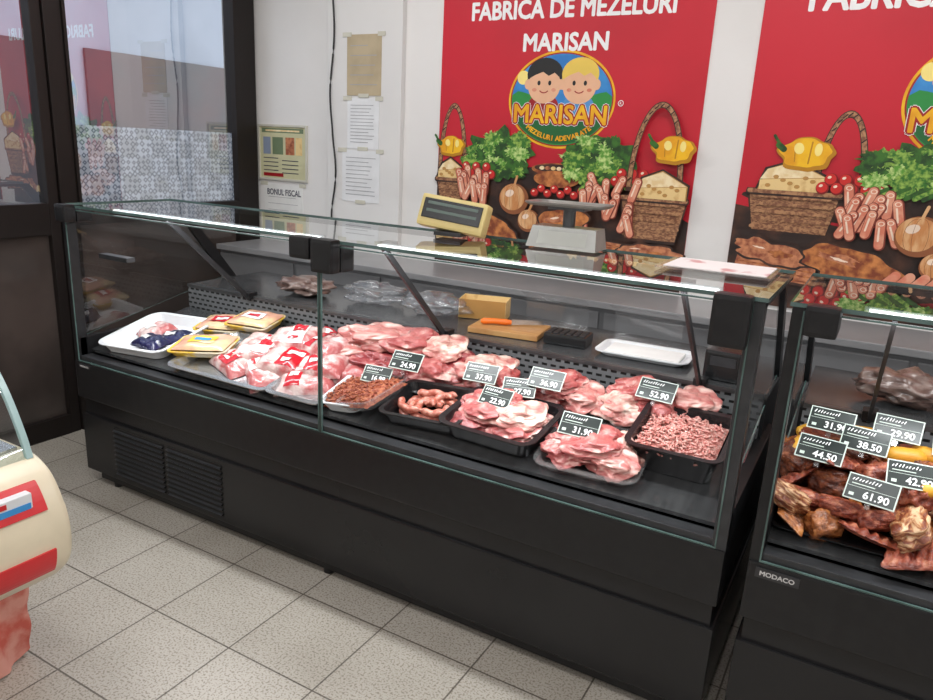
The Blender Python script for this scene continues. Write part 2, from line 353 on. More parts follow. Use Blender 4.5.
def cheese(a,x0,x1,z0,z1):
    w=x1-x0;h=z1-z0
    a.poly([(x0-.01,z0),(x0+.02,z0+h*.75),(x0+w*.5,z1+.008),(x1+.01,z0+h*.55),(x1+.005,z0)],brownd)
    a.poly([(x0,z0),(x0+.03,z0+h*.7),(x0+w*.5,z1),(x1,z0+h*.5),(x1,z0)],chsd)
    a.poly([(x0+.005,z0+h*.35),(x0+.03,z0+h*.7),(x0+w*.5,z1-.005),(x1-.005,z0+h*.5),(x0+w*.6,z0+h*.45)],chsl)
    a.poly([(x0+.005,z0),(x0+.005,z0+h*.33),(x0+w*.6,z0+h*.43),(x1-.005,z0+h*.48),(x1-.005,z0)],chs)
    for k in range(7): a.ell(x0+w*(.15+.11*k),z0+h*(.15+.1*((k*3)%4)),.011,.008,chsd)
def board(a,x0,x1,z0,z1):
    a.poly([(x0,z0),(x1,z0-.02),(x1,z1-.02),(x0+.02,z1)],brownd); a.poly([(x0+.01,z0+.012),(x1,z0-.01),(x1,z1-.03),(x0+.03,z1-.008)],roast2)
    for k in range(5): a.cap(x0+.03,z0+.02+(z1-z0-.03)*k/5,x1-.01,z0+(z1-z0-.03)*k/5,.003,roast)
def logo(a,z,cx=0.,s=1.):
    n0=len(a.v); e=a
    e.ell(0,z,.272,.222,yel,n=64); e.ell(0,z,.262,.212,dred,n=64); e.ell(0,z,.256,.206,blue,n=64)
    P=[(.256*math.cos(t),z+.206*math.sin(t)) for t in[pi*.97+(pi*1.06)*k/40 for k in range(41)]]
    P+=[(.25-.50*k/20,z+.012+.028*math.cos(k/20*pi*2)) for k in range(1,20)]
    e.poly(P,green2)
    P=[(.254*math.cos(t),z+.2*math.sin(t)) for t in[pi*1.1+(pi*.80)*k/30 for k in range(31)]]
    e.poly(P,mat('print_green_mid',(.01,.13,.03),.5))
    e.ell(-.20,z+.10,.032,.032,yell)
    for sx,hair,sh in((-.088,blk,dred),(.092,blond,mat('print_shirt',(.08,.28,.6),.5))):
        e.ell(sx,z-.03,.08,.06,sh); e.ell(sx,z+.115,.092,.074,hair)
        e.ell(sx-.085,z+.07,.018,.024,skin); e.ell(sx+.085,z+.07,.018,.024,skin)
        e.ell(sx,z+.065,.084,.082,skin)
        e.poly([(sx-.091,z+.09),(sx-.06,z+.165),(sx,z+.190),(sx+.06,z+.165),(sx+.091,z+.09),(sx+.05,z+.122),(sx+.02,z+.108),(sx-.01,z+.126),(sx-.05,z+.112)],hair)
        for q in(-1,1): e.ell(sx+q*.028,z+.076,.008,.011,blk); e.ell(sx+q*.05,z+.045,.012,.008,saus)
        e.band(sx,z+.05,.024,.018,pi*1.15,pi*1.85,.005,dred,10)
    e.text('MARISAN',0,z-.105,.47,.082,wht,.0125); e.text('MARISAN',0,z-.105,.47,.082,dred,.010); e.text('MARISAN',0,z-.105,.47,.082,yel,.003)
    s_='MEZELURI ADEVARATE'
    A=[pi*1.24+pi*.52*k/200 for k in range(201)]; pts=[(.235*math.cos(t),z+.186*math.sin(t)) for t in A]
    cum=[0]
    for i in range(200): cum.append(cum[-1]+math.hypot(pts[i+1][0]-pts[i][0],pts[i+1][1]-pts[i][1]))
    wd={'I':.45,'M':1.25,' ':.55,'E':.85,'L':.8}; W=[wd.get(ch,1.) for ch in s_]; tot=sum(W); acc=0
    for ch,w_ in zip(s_,W):
        d=cum[-1]*(acc+w_/2)/tot; acc+=w_
        if ch==' ': continue
        i=min(199,next(k for k in range(201) if cum[k]>=d)); x,zz=pts[i]; dx=pts[i+1][0]-pts[i][0]; dz=pts[i+1][1]-pts[i][1]
        e.text(ch,x,zz,None,.022,yel,.0014,math.atan2(dz,dx))
    e.band(.3,z-.01,.012,.012,0,2*pi,.003,wht,16); e.text('R',.3,z-.016,None,.012,wht)
    for i in range(n0,len(a.v)):
        v=a.v[i]; a.v[i]=Vector((cx+v.x*s,v.y,z+(v.z-z)*s))
def poster(cx,hw,variant):
    b=(cx,YW-.004,1.6); t=thing('wall_poster','tall red butcher shop poster with white lettering, oval emblem and food' if variant==1 else 'wide red butcher shop poster with yellow pepper, cheese and wicker basket','poster',base=b)
    MB().box(cx-hw,cx+hw,YW-.006,YW-.001,.9,2.55,redpost).build('poster_sheet',t)
    a=Art(YW-.0062)
    T=Matrix.Translation((cx,0,0))
    if variant==1:
        a.poly([(-hw,.9),(hw,.9),(hw,1.22),(.5,1.3),(.2,1.26),(-.1,1.3),(-.4,1.28),(-hw,1.3)],brownd)
        a.lump(0,1.33,.62,.09,brownd,77,.1)
        basket(a,-.668,-.5,1.2,1.33,-.58,1.36,.075,1.70); pepper(a,-.585,1.50,.8)
        cheese(a,-.665,-.51,1.34,1.44)
        lettuce(a,-.5,-.13,1.34,1.58,4)
        for k in range(7): a.ball(-.52+.03*k,1.37+.035*(k%2),.024,.024,tomd,tomato,pale)
        sausages(a,-.52,-.34,1.26,1.36,12,3)
        a.ell(.02,1.40,.15,.045,brownd); a.ell(.02,1.415,.135,.03,roast); a.ell(.02,1.42,.12,.02,brownd); a.ell(.02,1.37,.12,.04,roast)
        for k in range(6): a.ell(-.06+.03*k,1.42,.013,.009,(chsl,roast2,chs)[k%3])
        for k in range(8): a.ball(-.09+.035*k,1.30+.022*(k%2),.022,.02,tomd,tomato,pale)
        roastm(a,-.50,1.16,.13,.06,15,-.1,roast2); roastm(a,-.36,1.09,.17,.075,5,-.2)
        onions(a,[(-.2,1.26,.082),(-.11,1.16,.06)])
        lettuce(a,.06,.40,1.36,1.58,9)
        for k in range(9): a.cap(.15+.028*k,1.33+.01*(k%3),.2+.028*k,1.39,.009,(grn,grnd)[k%2])
        for k in range(8): a.ball(.32+.026*k,1.38+.035*(k%2),.025,.025,tomd,tomato,pale)
        basket(a,.36,.655,1.13,1.31,.5,1.36,.115,1.72); pepper(a,.575,1.53,.95,1)
        cheese(a,.42,.655,1.315,1.44)
        sausages(a,.16,.42,1.18,1.37,18,8)
        roastm(a,.08,1.16,.13,.07,8,.2); board(a,.28,.668,1.02,1.11); roastm(a,.5,1.07,.15,.04,12,.05,roast2)
        for k in range(7): a.lump(.15+.05*k,1.03+.015*(k%2),.03,.025,(chs,roast2)[k%2],k,.25)
    else:
        a.poly([(-hw,.9),(hw,.9),(hw,1.25),(.2,1.3),(-.1,1.28),(-.4,1.26),(-hw,1.32)],brownd)
        x0=-hw
        def g(u): return x0+u
        a.lump(g(.45),1.36,.42,.08,brownd,78,.1)
        basket(a,g(.05),g(.40),1.22,1.38,g(.385),1.40,.085,1.70)
        cheese(a,g(.08),g(.34),1.39,1.51)
        pepper(a,g(.25),1.54,1.05)
        for k in range(9): a.ball(g(.33)+.027*k,1.41+.035*(k%2),.025,.025,tomd,tomato,pale)
        lettuce(a,g(.46),g(.86),1.40,1.60,14)
        for k in range(8): a.cap(g(.48)+.03*k,1.39,g(.53)+.03*k,1.42,.009,(grn,grnd)[k%2])
        sausages(a,g(.40),g(.62),1.24,1.38,16,21)
        board(a,g(.02),g(.36),1.02,1.16); roastm(a,g(.17),1.13,.15,.045,31,-.15,roast2); roastm(a,g(.50),1.1,.2,.075,33,-.25)
        onions(a,[(g(.70),1.25,.085),(g(.78),1.14,.06)])
        for k in range(5): a.cap(g(.6)+.05*k,1.03,g(.65)+.05*k,1.09,.018,saus)
        lettuce(a,g(.95),g(1.2),1.38,1.58,19); basket(a,g(1.15),g(1.5),1.13,1.31,g(1.3),1.36,.115,1.72); pepper(a,g(1.4),1.53,.95,1); sausages(a,g(.95),g(1.15),1.22,1.36,8,18)
    for i in range(len(a.v)): a.v[i]=T@a.v[i]
    a.build('printed_food_picture',t)
    def fin(a,nm):
        for i in range(len(a.v)): a.v[i]=T@a.v[i]
        a.build(nm,t)
    if variant==1:
        a=Art(YW-.0066); a.text('FABRICA DE MEZELURI',0,2.10,1.0,.078,wht,.0035); fin(a,'heading_lettering')
        a=Art(YW-.0066); a.text('MARISAN',0,1.955,.42,.075,wht,.0035); fin(a,'subheading_lettering')
        a=Art(YW-.0066); logo(a,1.735); fin(a,'oval_emblem')
    else:
        a=Art(YW-.0066); a.text('FABRICA DE MEZELURI',.0,2.085,1.3,.10,wht,.0045); fin(a,'heading_lettering')
        a=Art(YW-.0066); a.text('MARISAN',.12,1.92,.54,.09,wht,.0045); fin(a,'subheading_lettering')
        a=Art(YW-.0066); logo(a,1.75,.02,1.06); fin(a,'oval_emblem')
poster(-1.434,.668,1); poster(.245,.82,2)

def sheet(name,label,cat,x0,x1,z0,z1,bg,y,lines=8,frame=None,extra=None):
    t=thing(name,label,cat,base=((x0+x1)/2,y,z0))
    MB().box(x0,x1,y-.003,y-.0005,z0,z1,bg).build('paper',t)
    if frame:
        g=MB(); 
        for q in((x0-.012,x1+.012,z0-.012,z0),(x0-.012,x1+.012,z1,z1+.012),(x0-.012,x0,z0,z1),(x1,x1+.012,z0,z1)): g.box(q[0],q[1],y-.012,y,q[2],q[3],frame)
        g.build('frame',t)
    a=Art(y-.0032); W=x1-x0;H=z1-z0; R=random.Random(int(x0*100))
    inkm=mat('faded_ink',(.38,.38,.4),.6)
    for k in range(lines):
        zz=z1-H*(.1+.8*(k+.5)/lines); xe=x0+W*R.uniform(.6,.9); a.rect(x0+W*.1,xe,zz-H*.007,zz+H*.007,inkm)
    if extra: extra(a)
    a.build('printed_text',t)
    if not frame:
        tp=mat('clear_tape',(.62,.6,.5),.25)
        for xx,zz,ww,hh in((x0,z1,.06,.022),(x1,z1,.05,.022),((x0+x1)/2,z0,.07,.02)): 
            g=MB(); g.box(xx-ww/2,xx+ww/2,y-.0045,y-.0031,zz-hh/2,zz+hh/2,tp); g.build('tape',t)
    return t
def cert(a):
    dg=mat('dull_green',(.16,.22,.12),.5); dk=mat('dull_ink',(.06,.06,.09),.5)
    a.rect(-3.37,-3.04,1.525,1.55,dg); a.rect(-3.34,-3.07,1.532,1.542,chsl)
    for (xa,xb,za,zb,m) in((-3.36,-3.30,1.40,1.50,mat('dull_blue',(.25,.3,.4),.5)),(-3.285,-3.20,1.40,1.50,dg),(-3.18,-3.11,1.40,1.50,roast2),(-3.10,-3.05,1.40,1.50,chs)): a.rect(xa,xb,za,zb,m)
    for k in range(9): a.rect(-3.36+.15*(k%2),-3.24+.16*(k%2),1.375-.012*k,1.380-.012*k,dk)
    a.rect(-3.36,-3.2,1.27,1.29,dred)
sheet('framed_certificate','framed yellow-green printed certificate with small pictures on wall','certificate',-3.385,-3.02,1.26,1.56,mat('cert_paper',(.60,.58,.36),.6),YW,0,mat('pale_frame',(.6,.58,.5),.5),cert)
def bon(a): a.text('BONUL FISCAL',-3.2,1.16,.27,.035,mat('dull_ink',(.06,.06,.09),.5),.001); a.rect(-3.35,-3.05,1.04,1.055,blue)
sheet('fiscal_notice','white and blue printed notice taped below certificate','notice',-3.36,-3.05,1.03,1.225,paper,YW,4,None,bon)
yc=YW-.035
sheet('brown_paper_notice','worn brown paper notice taped to pillar','notice',-2.69,-2.46,1.74,2.05,mat('kraft_paper',(.50,.41,.27),.7,0,(.42,.34,.22),6),yc,5)
sheet('white_document','white typed document taped to pillar','document',-2.685,-2.47,1.46,1.725,mat('paper_in_sleeve',(.80,.81,.82),.25),yc,12)
sheet('white_document','long white typed document with signature taped to pillar','document',-2.72,-2.46,1.17,1.45,mat('paper_in_sleeve',(.78,.79,.8),.25),yc,10)
g=MB(); P=[]
for k in range(60):
    z=2.88-k*.031; P.append((-2.785+.05*noise.noise(Vector((z*2.6,0,0))),YW-.046,z))
g.tube(P,.005,mat('cable_black',(.02,.02,.02),.5),8); single(g.build('power_cable',base=(-2.79,YW-.046,1.0)),'thin dark cable hanging down white pillar','cable')

t=thing('storage_cabinet','grey low storage cabinet along back wall behind counters','cabinet',base=(-1.0,3.2,0))
MB().box(-3.33,1.35,2.98,3.335,0,.86,mat('grey_cabinet',(.13,.13,.135),.4,0,(.16,.16,.165),3),bev=.006).build('body',t)  # cabinet greys lifted to stand in for reflections on the front glass
MB().box(-3.33,1.36,2.95,3.335,.86,.89,mat('grey_cabinet_top',(.22,.22,.225),.3,0,(.26,.26,.265),3),bev=.004).build('top',t)
for k in range(8): MB().box(-3.32+.585*k,-2.76+.585*k,2.968,2.979,.08,.84,mat('grey_cabinet_door',(.16,.16,.165),.35),bev=.004).build('door',t)

# ------------------------------------------------------------ display counters
DS=.2; DY0,DZ0=1.80,.60
def deckz(y): return DZ0+DS*(y-DY0)
TILT=math.atan(DS)
perf=perfmat('slotted_black_steel',(.14,.145,.15),(.004,.004,.004),.034,.022,.007)
def pane(mb,P,gm,th,nrm):
    if gm: mb.add(P,[(0,1,2,3)],gm)
    n=Vector(nrm)*th; c=sum((Vector(p) for p in P),Vector())/4
    for i in range(4):
        a=Vector(P[i]); b=Vector(P[(i+1)%4])
        if gm: mb.add([a-n,b-n,b+n,a+n],[(0,1,2,3)],gedge)
        else:
            ia=Vector((a.x+.004*(1 if c.x>a.x else -1),a.y,a.z+.004*(1 if c.z>a.z else -1))); ib=Vector((b.x+.004*(1 if c.x>b.x else -1),b.y,b.z+.004*(1 if c.z>b.z else -1)))
            mb.add([a-n,b-n,b+n,a+n,ia-n,ib-n,ib+n,ia+n],[(0,1,2,3),(7,6,5,4),(0,4,5,1),(3,2,6,7)],gedge)
def counter(x0,x1,split,struts,label,louver,plate):
    yf,yb=1.75,2.78; zt=1.2; zg=.56
    t=thing('refrigerated_display_counter',label,'display counter',base=((x0+x1)/2,2.25,0))
    b=MB()
    b.box(x0,x1,yf-.012,yb,.40,zg,black,bev=.008)
    b.box(x0+.012,x1-.012,yf+.012,yb,.322,.40,black2)
    b.box(x0,x1,yf+.0,yb,.065,.325,black2,bev=.006)
    b.build('cabinet_body',t)
    b=MB(); b.box(x0+.05,x1-.02,yf+.03,yb-.05,.02,.066,black); b.build('kick_plate',t)
    for k,xx in enumerate((x0+.14,(x0+x1)/2,x1-.1)):
        for yy in(yf+.05,yb-.12): MB().cyl((xx,yy,0),.02,.066,black).build('foot',t)
    if louver:
        b=MB()
        for cx0,cx1 in((louver[0],(louver[0]+louver[1])/2-.012),((louver[0]+louver[1])/2+.012,louver[1])):
            for k in range(10):
                z=.09+.0215*k; b.add([(cx0,yf-.001,z),(cx1,yf-.001,z),(cx1,yf-.010,z+.007),(cx0,yf-.010,z+.007),(cx1,yf-.001,z+.011),(cx0,yf-.001,z+.011)],[(0,1,2,3),(3,2,4,5)],charcoal)
                b.box(cx0,cx1,yf-.0015,yf,z+.011,z+.02,blk)
        b.build('ventilation_grille',t)
    b=MB(); b.box(x0+.01,x1-.01,yf,yf+.05,zg,zg+.022,charcoal,bev=.004); b.build('glass_sill',t)
    b=MB()
    M=Matrix.Translation((0,DY0,DZ0))@Matrix.Rotation(TILT,4,'X')
    b.box(x0+.03,x1-.03,0,.51,-.012,0,mat('deck_steel',(.15,.153,.158),.2,.8,(.21,.215,.22),6,stretch=(8,1,1)),M); b.build('display_deck',t)
    b=MB(); b.box(x0+.03,x1-.03,2.31,2.33,.60,.80,perf); b.box(x0+.03,x1-.03,2.305,2.33,.80,.812,darksteel); b.build('air_grille',t,label='slotted black air grille')
    b=MB(); b.box(x0+.02,x1-.02,2.33,yb+.02,.79,.81,mat('worktop',(.075,.077,.08),.2,.4,(.10,.102,.105),5),bev=.003); b.build('worktop',t)
    b=MB(); b.box(x0+.02,x1-.02,2.33,yb,zg,.79,black); b.build('rear_cabinet',t)
    for e,xx,ew in(('l',x0,.03),('r',x1-.036,.036)):
        b=MB(); b.box(xx,xx+ew,yf-.006,yf+.035,zg-.01,zt-.004,charcoal if e=='r' else black,bev=.004)
        b.box(xx,xx+ew,yf,2.5,zg,.66,black,bev=.004)
        b.add([(xx+q,y,z) for q in(0,.02) for y,z in((2.25,zt-.005),(2.30,zt-.005),(2.62,.81),(2.55,.81))],[(0,1,2,3),(7,6,5,4),(0,4,5,1),(1,5,6,2),(2,6,7,3),(3,7,4,0)],black)
        b.build('end_frame',t)
        b=MB(); xm=xx+.012; pane(b,[(xm,yf+.03,.66),(xm,2.56,.82),(xm,2.27,zt-.005),(xm,yf+.03,zt-.005)],glass,.002,(1,0,0)); b.build('side_glass',t)
    for k,xx in enumerate(struts):
        b=MB(); a0=Vector((xx,1.88,1.185)); a1=Vector((xx,2.30,.80)); d=(a1-a0).normalized(); n=Vector((0,-d.z,d.y))*.010
        b.add([a0+n+Vector((-.005,0,0)),a0-n+Vector((-.005,0,0)),a1-n+Vector((-.005,0,0)),a1+n+Vector((-.005,0,0)),a0+n+Vector((.005,0,0)),a0-n+Vector((.005,0,0)),a1-n+Vector((.005,0,0)),a1+n+Vector((.005,0,0))],[(0,1,2,3),(7,6,5,4),(0,4,5,1),(1,5,6,2),(2,6,7,3),(3,7,4,0)],charcoal)
        b.box(xx-.02,xx+.02,1.895,1.94,1.178,1.196,black,bev=.003); b.box(xx-.02,xx+.02,2.28,2.33,.80,.83,black,bev=.004)
        b.build('support_strut',t)
    b=MB(); pane(b,[(x0-.005,yf-.01,zt),(x1+.005,yf-.01,zt),(x1+.005,2.27,zt),(x0-.005,2.27,zt)],glass2,.005,(0,0,1)); b.build('top_glass',t)
    b=MB(); b.box(x0,x1,2.25,2.275,zt-.022,zt-.006,black); b.box(x0,x0+.03,yf,2.27,zt-.02,zt-.006,black); b.box(x1-.03,x1,yf,2.27,zt-.02,zt-.006,charcoal); b.build('top_frame',t)
    xs=[x0+.02]+split+[x1-.02]
    def bracket(xa,xb,h):
        b=MB(); b.box(xa,xb,yf-.055,yf-.007,zt-h,zt+.010,black,bev=.012); b.box(xa,xb,yf-.006,yf+.06,zt-h,zt-.008,black,bev=.010); b.build('hinge_bracket',t)
    bracket(x0+.03,x0+.10,.06)
    for k in range(len(xs)-1):
        b=MB(); pane(b,[(xs[k]+.004,yf-.006,zg+.0),(xs[k+1]-.004,yf-.006,zg+.0),(xs[k+1]-.004,yf-.006,zt-.012),(xs[k]+.004,yf-.006,zt-.012)],None,.003,(0,1,0)); b.build('front_glass',t,label='clear front pane with polished green edge')
        xr=xs[k+1]; last=(k==len(xs)-2)
        if not last:
            bracket(xr-.085,xr-.002,.06); bracket(xr+.002,xr+.085,.095)
            MB().box(xr-.004,xr+.004,yf-.008,yf-.002,zg,zt-.1,mat('seam_seal',(.03,.05,.045),.3)).build('glass_seal',t)
        else: bracket(xr-.09,xr-.004,.115)
        a0,a1=xs[k]+.12,xs[k+1]-.1
        b=MB(); b.box(a0,a1,1.884,1.892,zt-.03,zt-.008,mat('led_housing',(.35,.36,.37),.3,.3)); b.build('led_housing',t)
        b=MB(); b.tube([(a0+.01,1.874,zt-.018),(a1-.01,1.874,zt-.018)],.0075,led,12); b.build('led_tube',t,label='glowing white led strip')
        ld=bpy.data.lights.new('case_led','AREA'); ld.shape='RECTANGLE'; ld.size=a1-a0; ld.size_y=.03; ld.energy=5.4*(a1-a0); ld.color=(.95,.98,1)
        lo=bpy.data.objects.new('case_led_light',ld); COL.objects.link(lo); lo.location=((a0+a1)/2,1.877,zt-.034); lo.rotation_euler=(.15,0,0)
    if plate:
        px,pz,pw,ph=plate
        b=MB(); b.box(px-pw/2,px+pw/2,yf-.016,yf-.0115,pz-ph/2,pz+ph/2,mat('plate_grey',(.06,.06,.065),.3,.6)); b.build('name_plate',t)
        a=Art(yf-.0162); a.text('MODACO',px,pz-ph*.22,pw*.78,ph*.45,mat('plate_ink',(.6,.6,.6),.5),.0005); a.build('plate_lettering',t)
    return t
c1=counter(-2.84,-.2,[-1.51],[-2.4,-1.37,-.42],'long black glass-fronted chilled counter filled with fresh raw meat',(-2.63,-2.0),(-2.77,.545,.07,.016))
c2=counter(-.145,1.35,[.75],[.06,1.0],'black glass-fronted chilled counter filled with smoked meats',None,(-.075,.536,.10,.026))
b=MB(); b.box(-2.8,-2.62,1.86,1.90,.98,1.0,charcoal,bev=.004); b.build('shelf_bracket',c1)

# ------------------------------------------------------------ food
def meatmat(name,deep,mid,fatc,scale,a,b_,c,rough=.28,bump=.5,stretch=(1,1,1),coat=.35,bs=7):
    return mat(name,deep,rough,0,fatc,scale,a,c,bump=bump,bscale=bs,detail=6,stretch=stretch,coat=coat,dist=.7,stops=[(b_,mid)])
raw=meatmat('raw_meat',(.32,.045,.045),(.48,.14,.13),(.76,.50,.44),1.9,.38,.53,.68,.3,.5,(1,.5,1))
raw2=meatmat('raw_meat_pale',(.44,.12,.11),(.58,.25,.22),(.78,.56,.50),1.9,.38,.52,.68,.3,.5,(.5,1,1))
raw3=meatmat('raw_meat_deep',(.22,.025,.03),(.38,.08,.08),(.64,.34,.30),2.0,.40,.58,.74,.3,.5)
fat=meatmat('meat_with_fat',(.46,.15,.13),(.66,.38,.32),(.82,.66,.57),1.5,.38,.50,.62,.3,.5)
minc=mat('minced_pork',(.52,.17,.145),.4,0,(.74,.45,.39),120,.45,.62,coat=.2)
mincr=mat('minced_red',(.22,.035,.015),.45,0,(.44,.14,.06),90,.42,.62,bump=.6,bscale=120)
sausm=mat('fresh_sausage',(.40,.10,.065),.3,0,(.60,.28,.21),70,.45,.65,coat=.3)
smk=meatmat('smoked_meat',(.05,.010,.005),(.17,.042,.016),(.40,.14,.055),1.9,.38,.56,.76,.3,.7,coat=.15)
smk2=meatmat('smoked_meat_red',(.14,.022,.013),(.31,.07,.035),(.50,.20,.11),2.0,.38,.56,.74,.3,.6,coat=.15)
smk3=meatmat('smoked_bacon',(.17,.04,.018),(.40,.16,.06),(.66,.44,.26),1.3,.42,.52,.60,.3,.5,(1,1,4),coat=.15)
smk4=meatmat('smoked_skin_orange',(.16,.045,.012),(.36,.115,.03),(.52,.22,.06),1.7,.38,.56,.74,.25,.5,coat=.2)
cheesem=mat('smoked_cheese',(.66,.34,.03),.4,0,(.58,.25,.025),8)
blackp=mat('black_tray_plastic',(.012,.012,.013),.25)
clearp=glassmat('clear_plastic',(.93,.94,.95),.08,.1,.10)
def blobmesh(name,mt,seed,amp=.28,freq=1.3,sub=5,ridge=.55):
    bm=bmesh.new(); bmesh.ops.create_icosphere(bm,subdivisions=sub,radius=1.)
    for v in bm.verts:
        p=v.co.copy(); q=p*freq+Vector((seed*5.3,seed*2.1,seed*.7))
        d=1+amp*noise.noise(q)*1.6+amp*ridge*(1-abs(noise.noise(q*1.7))*2.6)+amp*.2*noise.noise(q*4.5)
        v.co=p*d
        if v.co.z<0: v.co.z*=.75
    me=bpy.data.meshes.new(name); bm.to_mesh(me); bm.free(); me.materials.append(mt)
    for p in me.polygons: p.use_smooth=True
    return me
RAW=[blobmesh('raw_meat_cut',(raw3,raw,fat,raw,raw2,raw3)[k],k+1,.30,1.2,5,.6) for k in range(6)]
def chunkmesh(name,mt,seed):
    bm=bmesh.new(); bmesh.ops.create_icosphere(bm,subdivisions=4,radius=1.)
    for v in bm.verts:
        p=v.co.copy(); m=max(abs(p.x),abs(p.y)*1.1,abs(p.z)); k=.6; p=p*(1-k)+p/m*k*.85
        q=v.co*1.4+Vector((seed*4.1,seed*1.7,seed))
        p*=1+.22*noise.noise(q)+.14*(1-abs(noise.noise(q*2))*2.5)+.05*noise.noise(q*6)
        if p.x>.75: p.x=.75+.05*noise.noise(q*5)
        v.co=p
    me=bpy.data.meshes.new(name); bm.to_mesh(me); bm.free(); me.materials.append(mt)
    for p in me.polygons: p.use_smooth=True
    return me
def ribmesh(name,mt,seed):
    b=MB(); N,Mn=34,14; 
    def pt(u,v,top):
        e=(max(0,1-u**6)*max(0,1-v**6))**.5
        z=(.10+.9*e)*(.75+.25*math.cos(u*6*pi)) if top else -.25*e
        w=1+.1*noise.noise(Vector((u*2,v*2,seed)))
        return Vector((u*w+.1*v,v*w+.18*math.sin(u*1.5),z*.8+.3*u*u*.6))
    for top in(1,0):
        vs=[pt(-1+2*i/N,-1+2*j/Mn,top) for i in range(N+1) for j in range(Mn+1)]
        fs=[(i*(Mn+1)+j,(i+1)*(Mn+1)+j,(i+1)*(Mn+1)+j+1,i*(Mn+1)+j+1) for i in range(N) for j in range(Mn)]
        if not top: fs=[tuple(reversed(f)) for f in fs]
        b.add(vs,fs,mt,True)
    me=bpy.data.meshes.new(name); me.from_pydata(b.v,[],b.f); me.materials.append(mt)
    for p in me.polygons: p.use_smooth=True
    return me
SMK=[chunkmesh('smoked_meat_piece',(smk,smk2,smk3,smk4,smk2,smk)[k],k+20) for k in range(6)]+[ribmesh('smoked_ribs',smk4,3),ribmesh('smoked_ribs',smk2,5)]
def F(x,y,rz=0.,dz=0.002): return Matrix.Translation((x,y,deckz(y)+dz))@Matrix.Rotation(TILT,4,'X')@Matrix.Rotation(rz,4,'Z')
def meat(fr,x,y,z,sx,sy,sz,rz,lib,k,label,group,name='raw_meat_cut',rx=0.,ry=0.,cat='raw meat'):
    o=bpy.data.objects.new(name,lib[k%len(lib)]); COL.objects.link(o)
    o.matrix_basis=fr@Matrix.Translation((x,y,z))@Matrix.Rotation(rz,4,'Z')@Matrix.Rotation(rx,4,'X')@Matrix.Rotation(ry,4,'Y')@Matrix.Diagonal((sx,sy,sz,1))
    return single(o,label,cat,group)
def tray(fr,w,d,h,mt,label,rim=.012,r=.03,name='food_tray',taper=.015):
    o=traymesh(w,d,h,mt,rim,.003,r,taper).build(name); return single(o,label,'tray',M=fr)
cardw=mat('card_white',(.58,.66,.60),.4); cardk=mat('card_black',(.010,.018,.016),.3)
def card(fr,price,w,h):
    t=thing('price_card','black price card with pale green border and white lettering','price tag',M=fr,group='price cards')
    b=MB(); b.box(-w/2,w/2,0,.003,0,h,cardw,bev=.001); b.build('card',t)
    a=Art(-.0003); a.rect(-w/2+.003,w/2-.003,.003,h-.003,cardk)
    R=random.Random(price)
    x=-w*.40
    for k in range(9):
        ww=R.uniform(.03,.06)*w; a.cap(x,h*.75,x+ww*.6,h*(.80+R.uniform(0,.07)),w*.011,wht,3); x+=ww+w*.02
        if x>w*.36: break
    a.rect(-w*.40,w*.05,h*.60,h*.635,cardw); a.rect(-w*.46,w*.46,h*.50,h*.515,cardw)
    a.text(price,w*.12,h*.14,None,h*.27,wht,.0006); a.rect(-w*.40,-w*.3,h*.14,h*.26,cardw)
    a.build('card_lettering',t)
    b=MB(); b.box(-.006,.006,.004,.016,-.012,.02,clearp); b.build('clip',t)
    return t
def cardat(x,y,z,price,rz=0.,tilt=-.7,w=.118):
    h=w*.58; y-=.022; z+=.012
    return card(Matrix.Translation((x,y,z))@Matrix.Rotation(rz,4,'Z')@Matrix.Rotation(tilt,4,'X')@Matrix.Translation((0,0,-h/2)),price,w,h)

fr=F(-2.60,1.975,.12)
tray(fr,.33,.33,.045,white,'white plastic tray holding wrapped sausage packs',.014,.04)
def pillow(name,fr,w,d,h,mt,labm,label,cat,seed=0,group=None,strip=None):
    t=thing(name,label,cat,M=fr,group=group); N=22
    def H(u,v): return h*(max(0,1-u**4)*max(0,1-v**4))**.6*(1+.3*noise.noise(Vector((u*1.7+seed*3,v*1.7,seed)))+.14*noise.noise(Vector((u*5,v*5+seed,seed))) )+.002
    b=MB(); vs=[];fs=[]
    for i in range(N+1):
        for j in range(N+1):
            u=-1+2*i/N;v=-1+2*j/N; wob=1+.05*noise.noise(Vector((u*2,v*2,seed+4))); vs.append((u*w/2*wob,v*d/2*wob,H(u,v)))
    for i in range(N):
        for j in range(N): fs.append((i*(N+1)+j,(i+1)*(N+1)+j,(i+1)*(N+1)+j+1,i*(N+1)+j+1))
    o=len(vs); vs2=[(v[0],v[1],.0) for v in vs]; b.add(vs+vs2,fs+[tuple(o+q for q in reversed(f)) for f in fs],mt,True); b.build('pack',t)
    for li,(ua,ub,va,vb,m) in enumerate(strip or []):
        b=MB(); n=10; off=.003+.0015*li; vs=[];fs=[]
        for i in range(n+1):
            for j in range(n+1):
                u=ua+(ub-ua)*i/n; v=va+(vb-va)*j/n; vs.append((u*w/2,v*d/2,H(u,v)+off))
        for i in range(n):
            for j in range(n): fs.append((i*(n+1)+j,(i+1)*(n+1)+j,(i+1)*(n+1)+j+1,i*(n+1)+j+1))
        b.add(vs,fs,m,True); b.build('pack_label',t)
    return t
vac=mat('vacuum_packed_meat',(.66,.50,.47),.14,0,(.42,.10,.10),14,.42,.60,bump=.8,bscale=35,coat=.8)
yelpk=mat('yellow_pack',(.70,.44,.04),.25,0,(.62,.55,.40),9,.5,.6,coat=.5)
darkpk=mat('navy_pack',(.012,.015,.05),.2,0,(.02,.02,.08),9,coat=.5)
pinkpk=mat('sliced_ham_pack',(.62,.32,.22),.2,0,(.66,.50,.28),9,.45,.6,coat=.5)
redl=mat('red_label',(.46,.006,.016),.22,coat=.4)
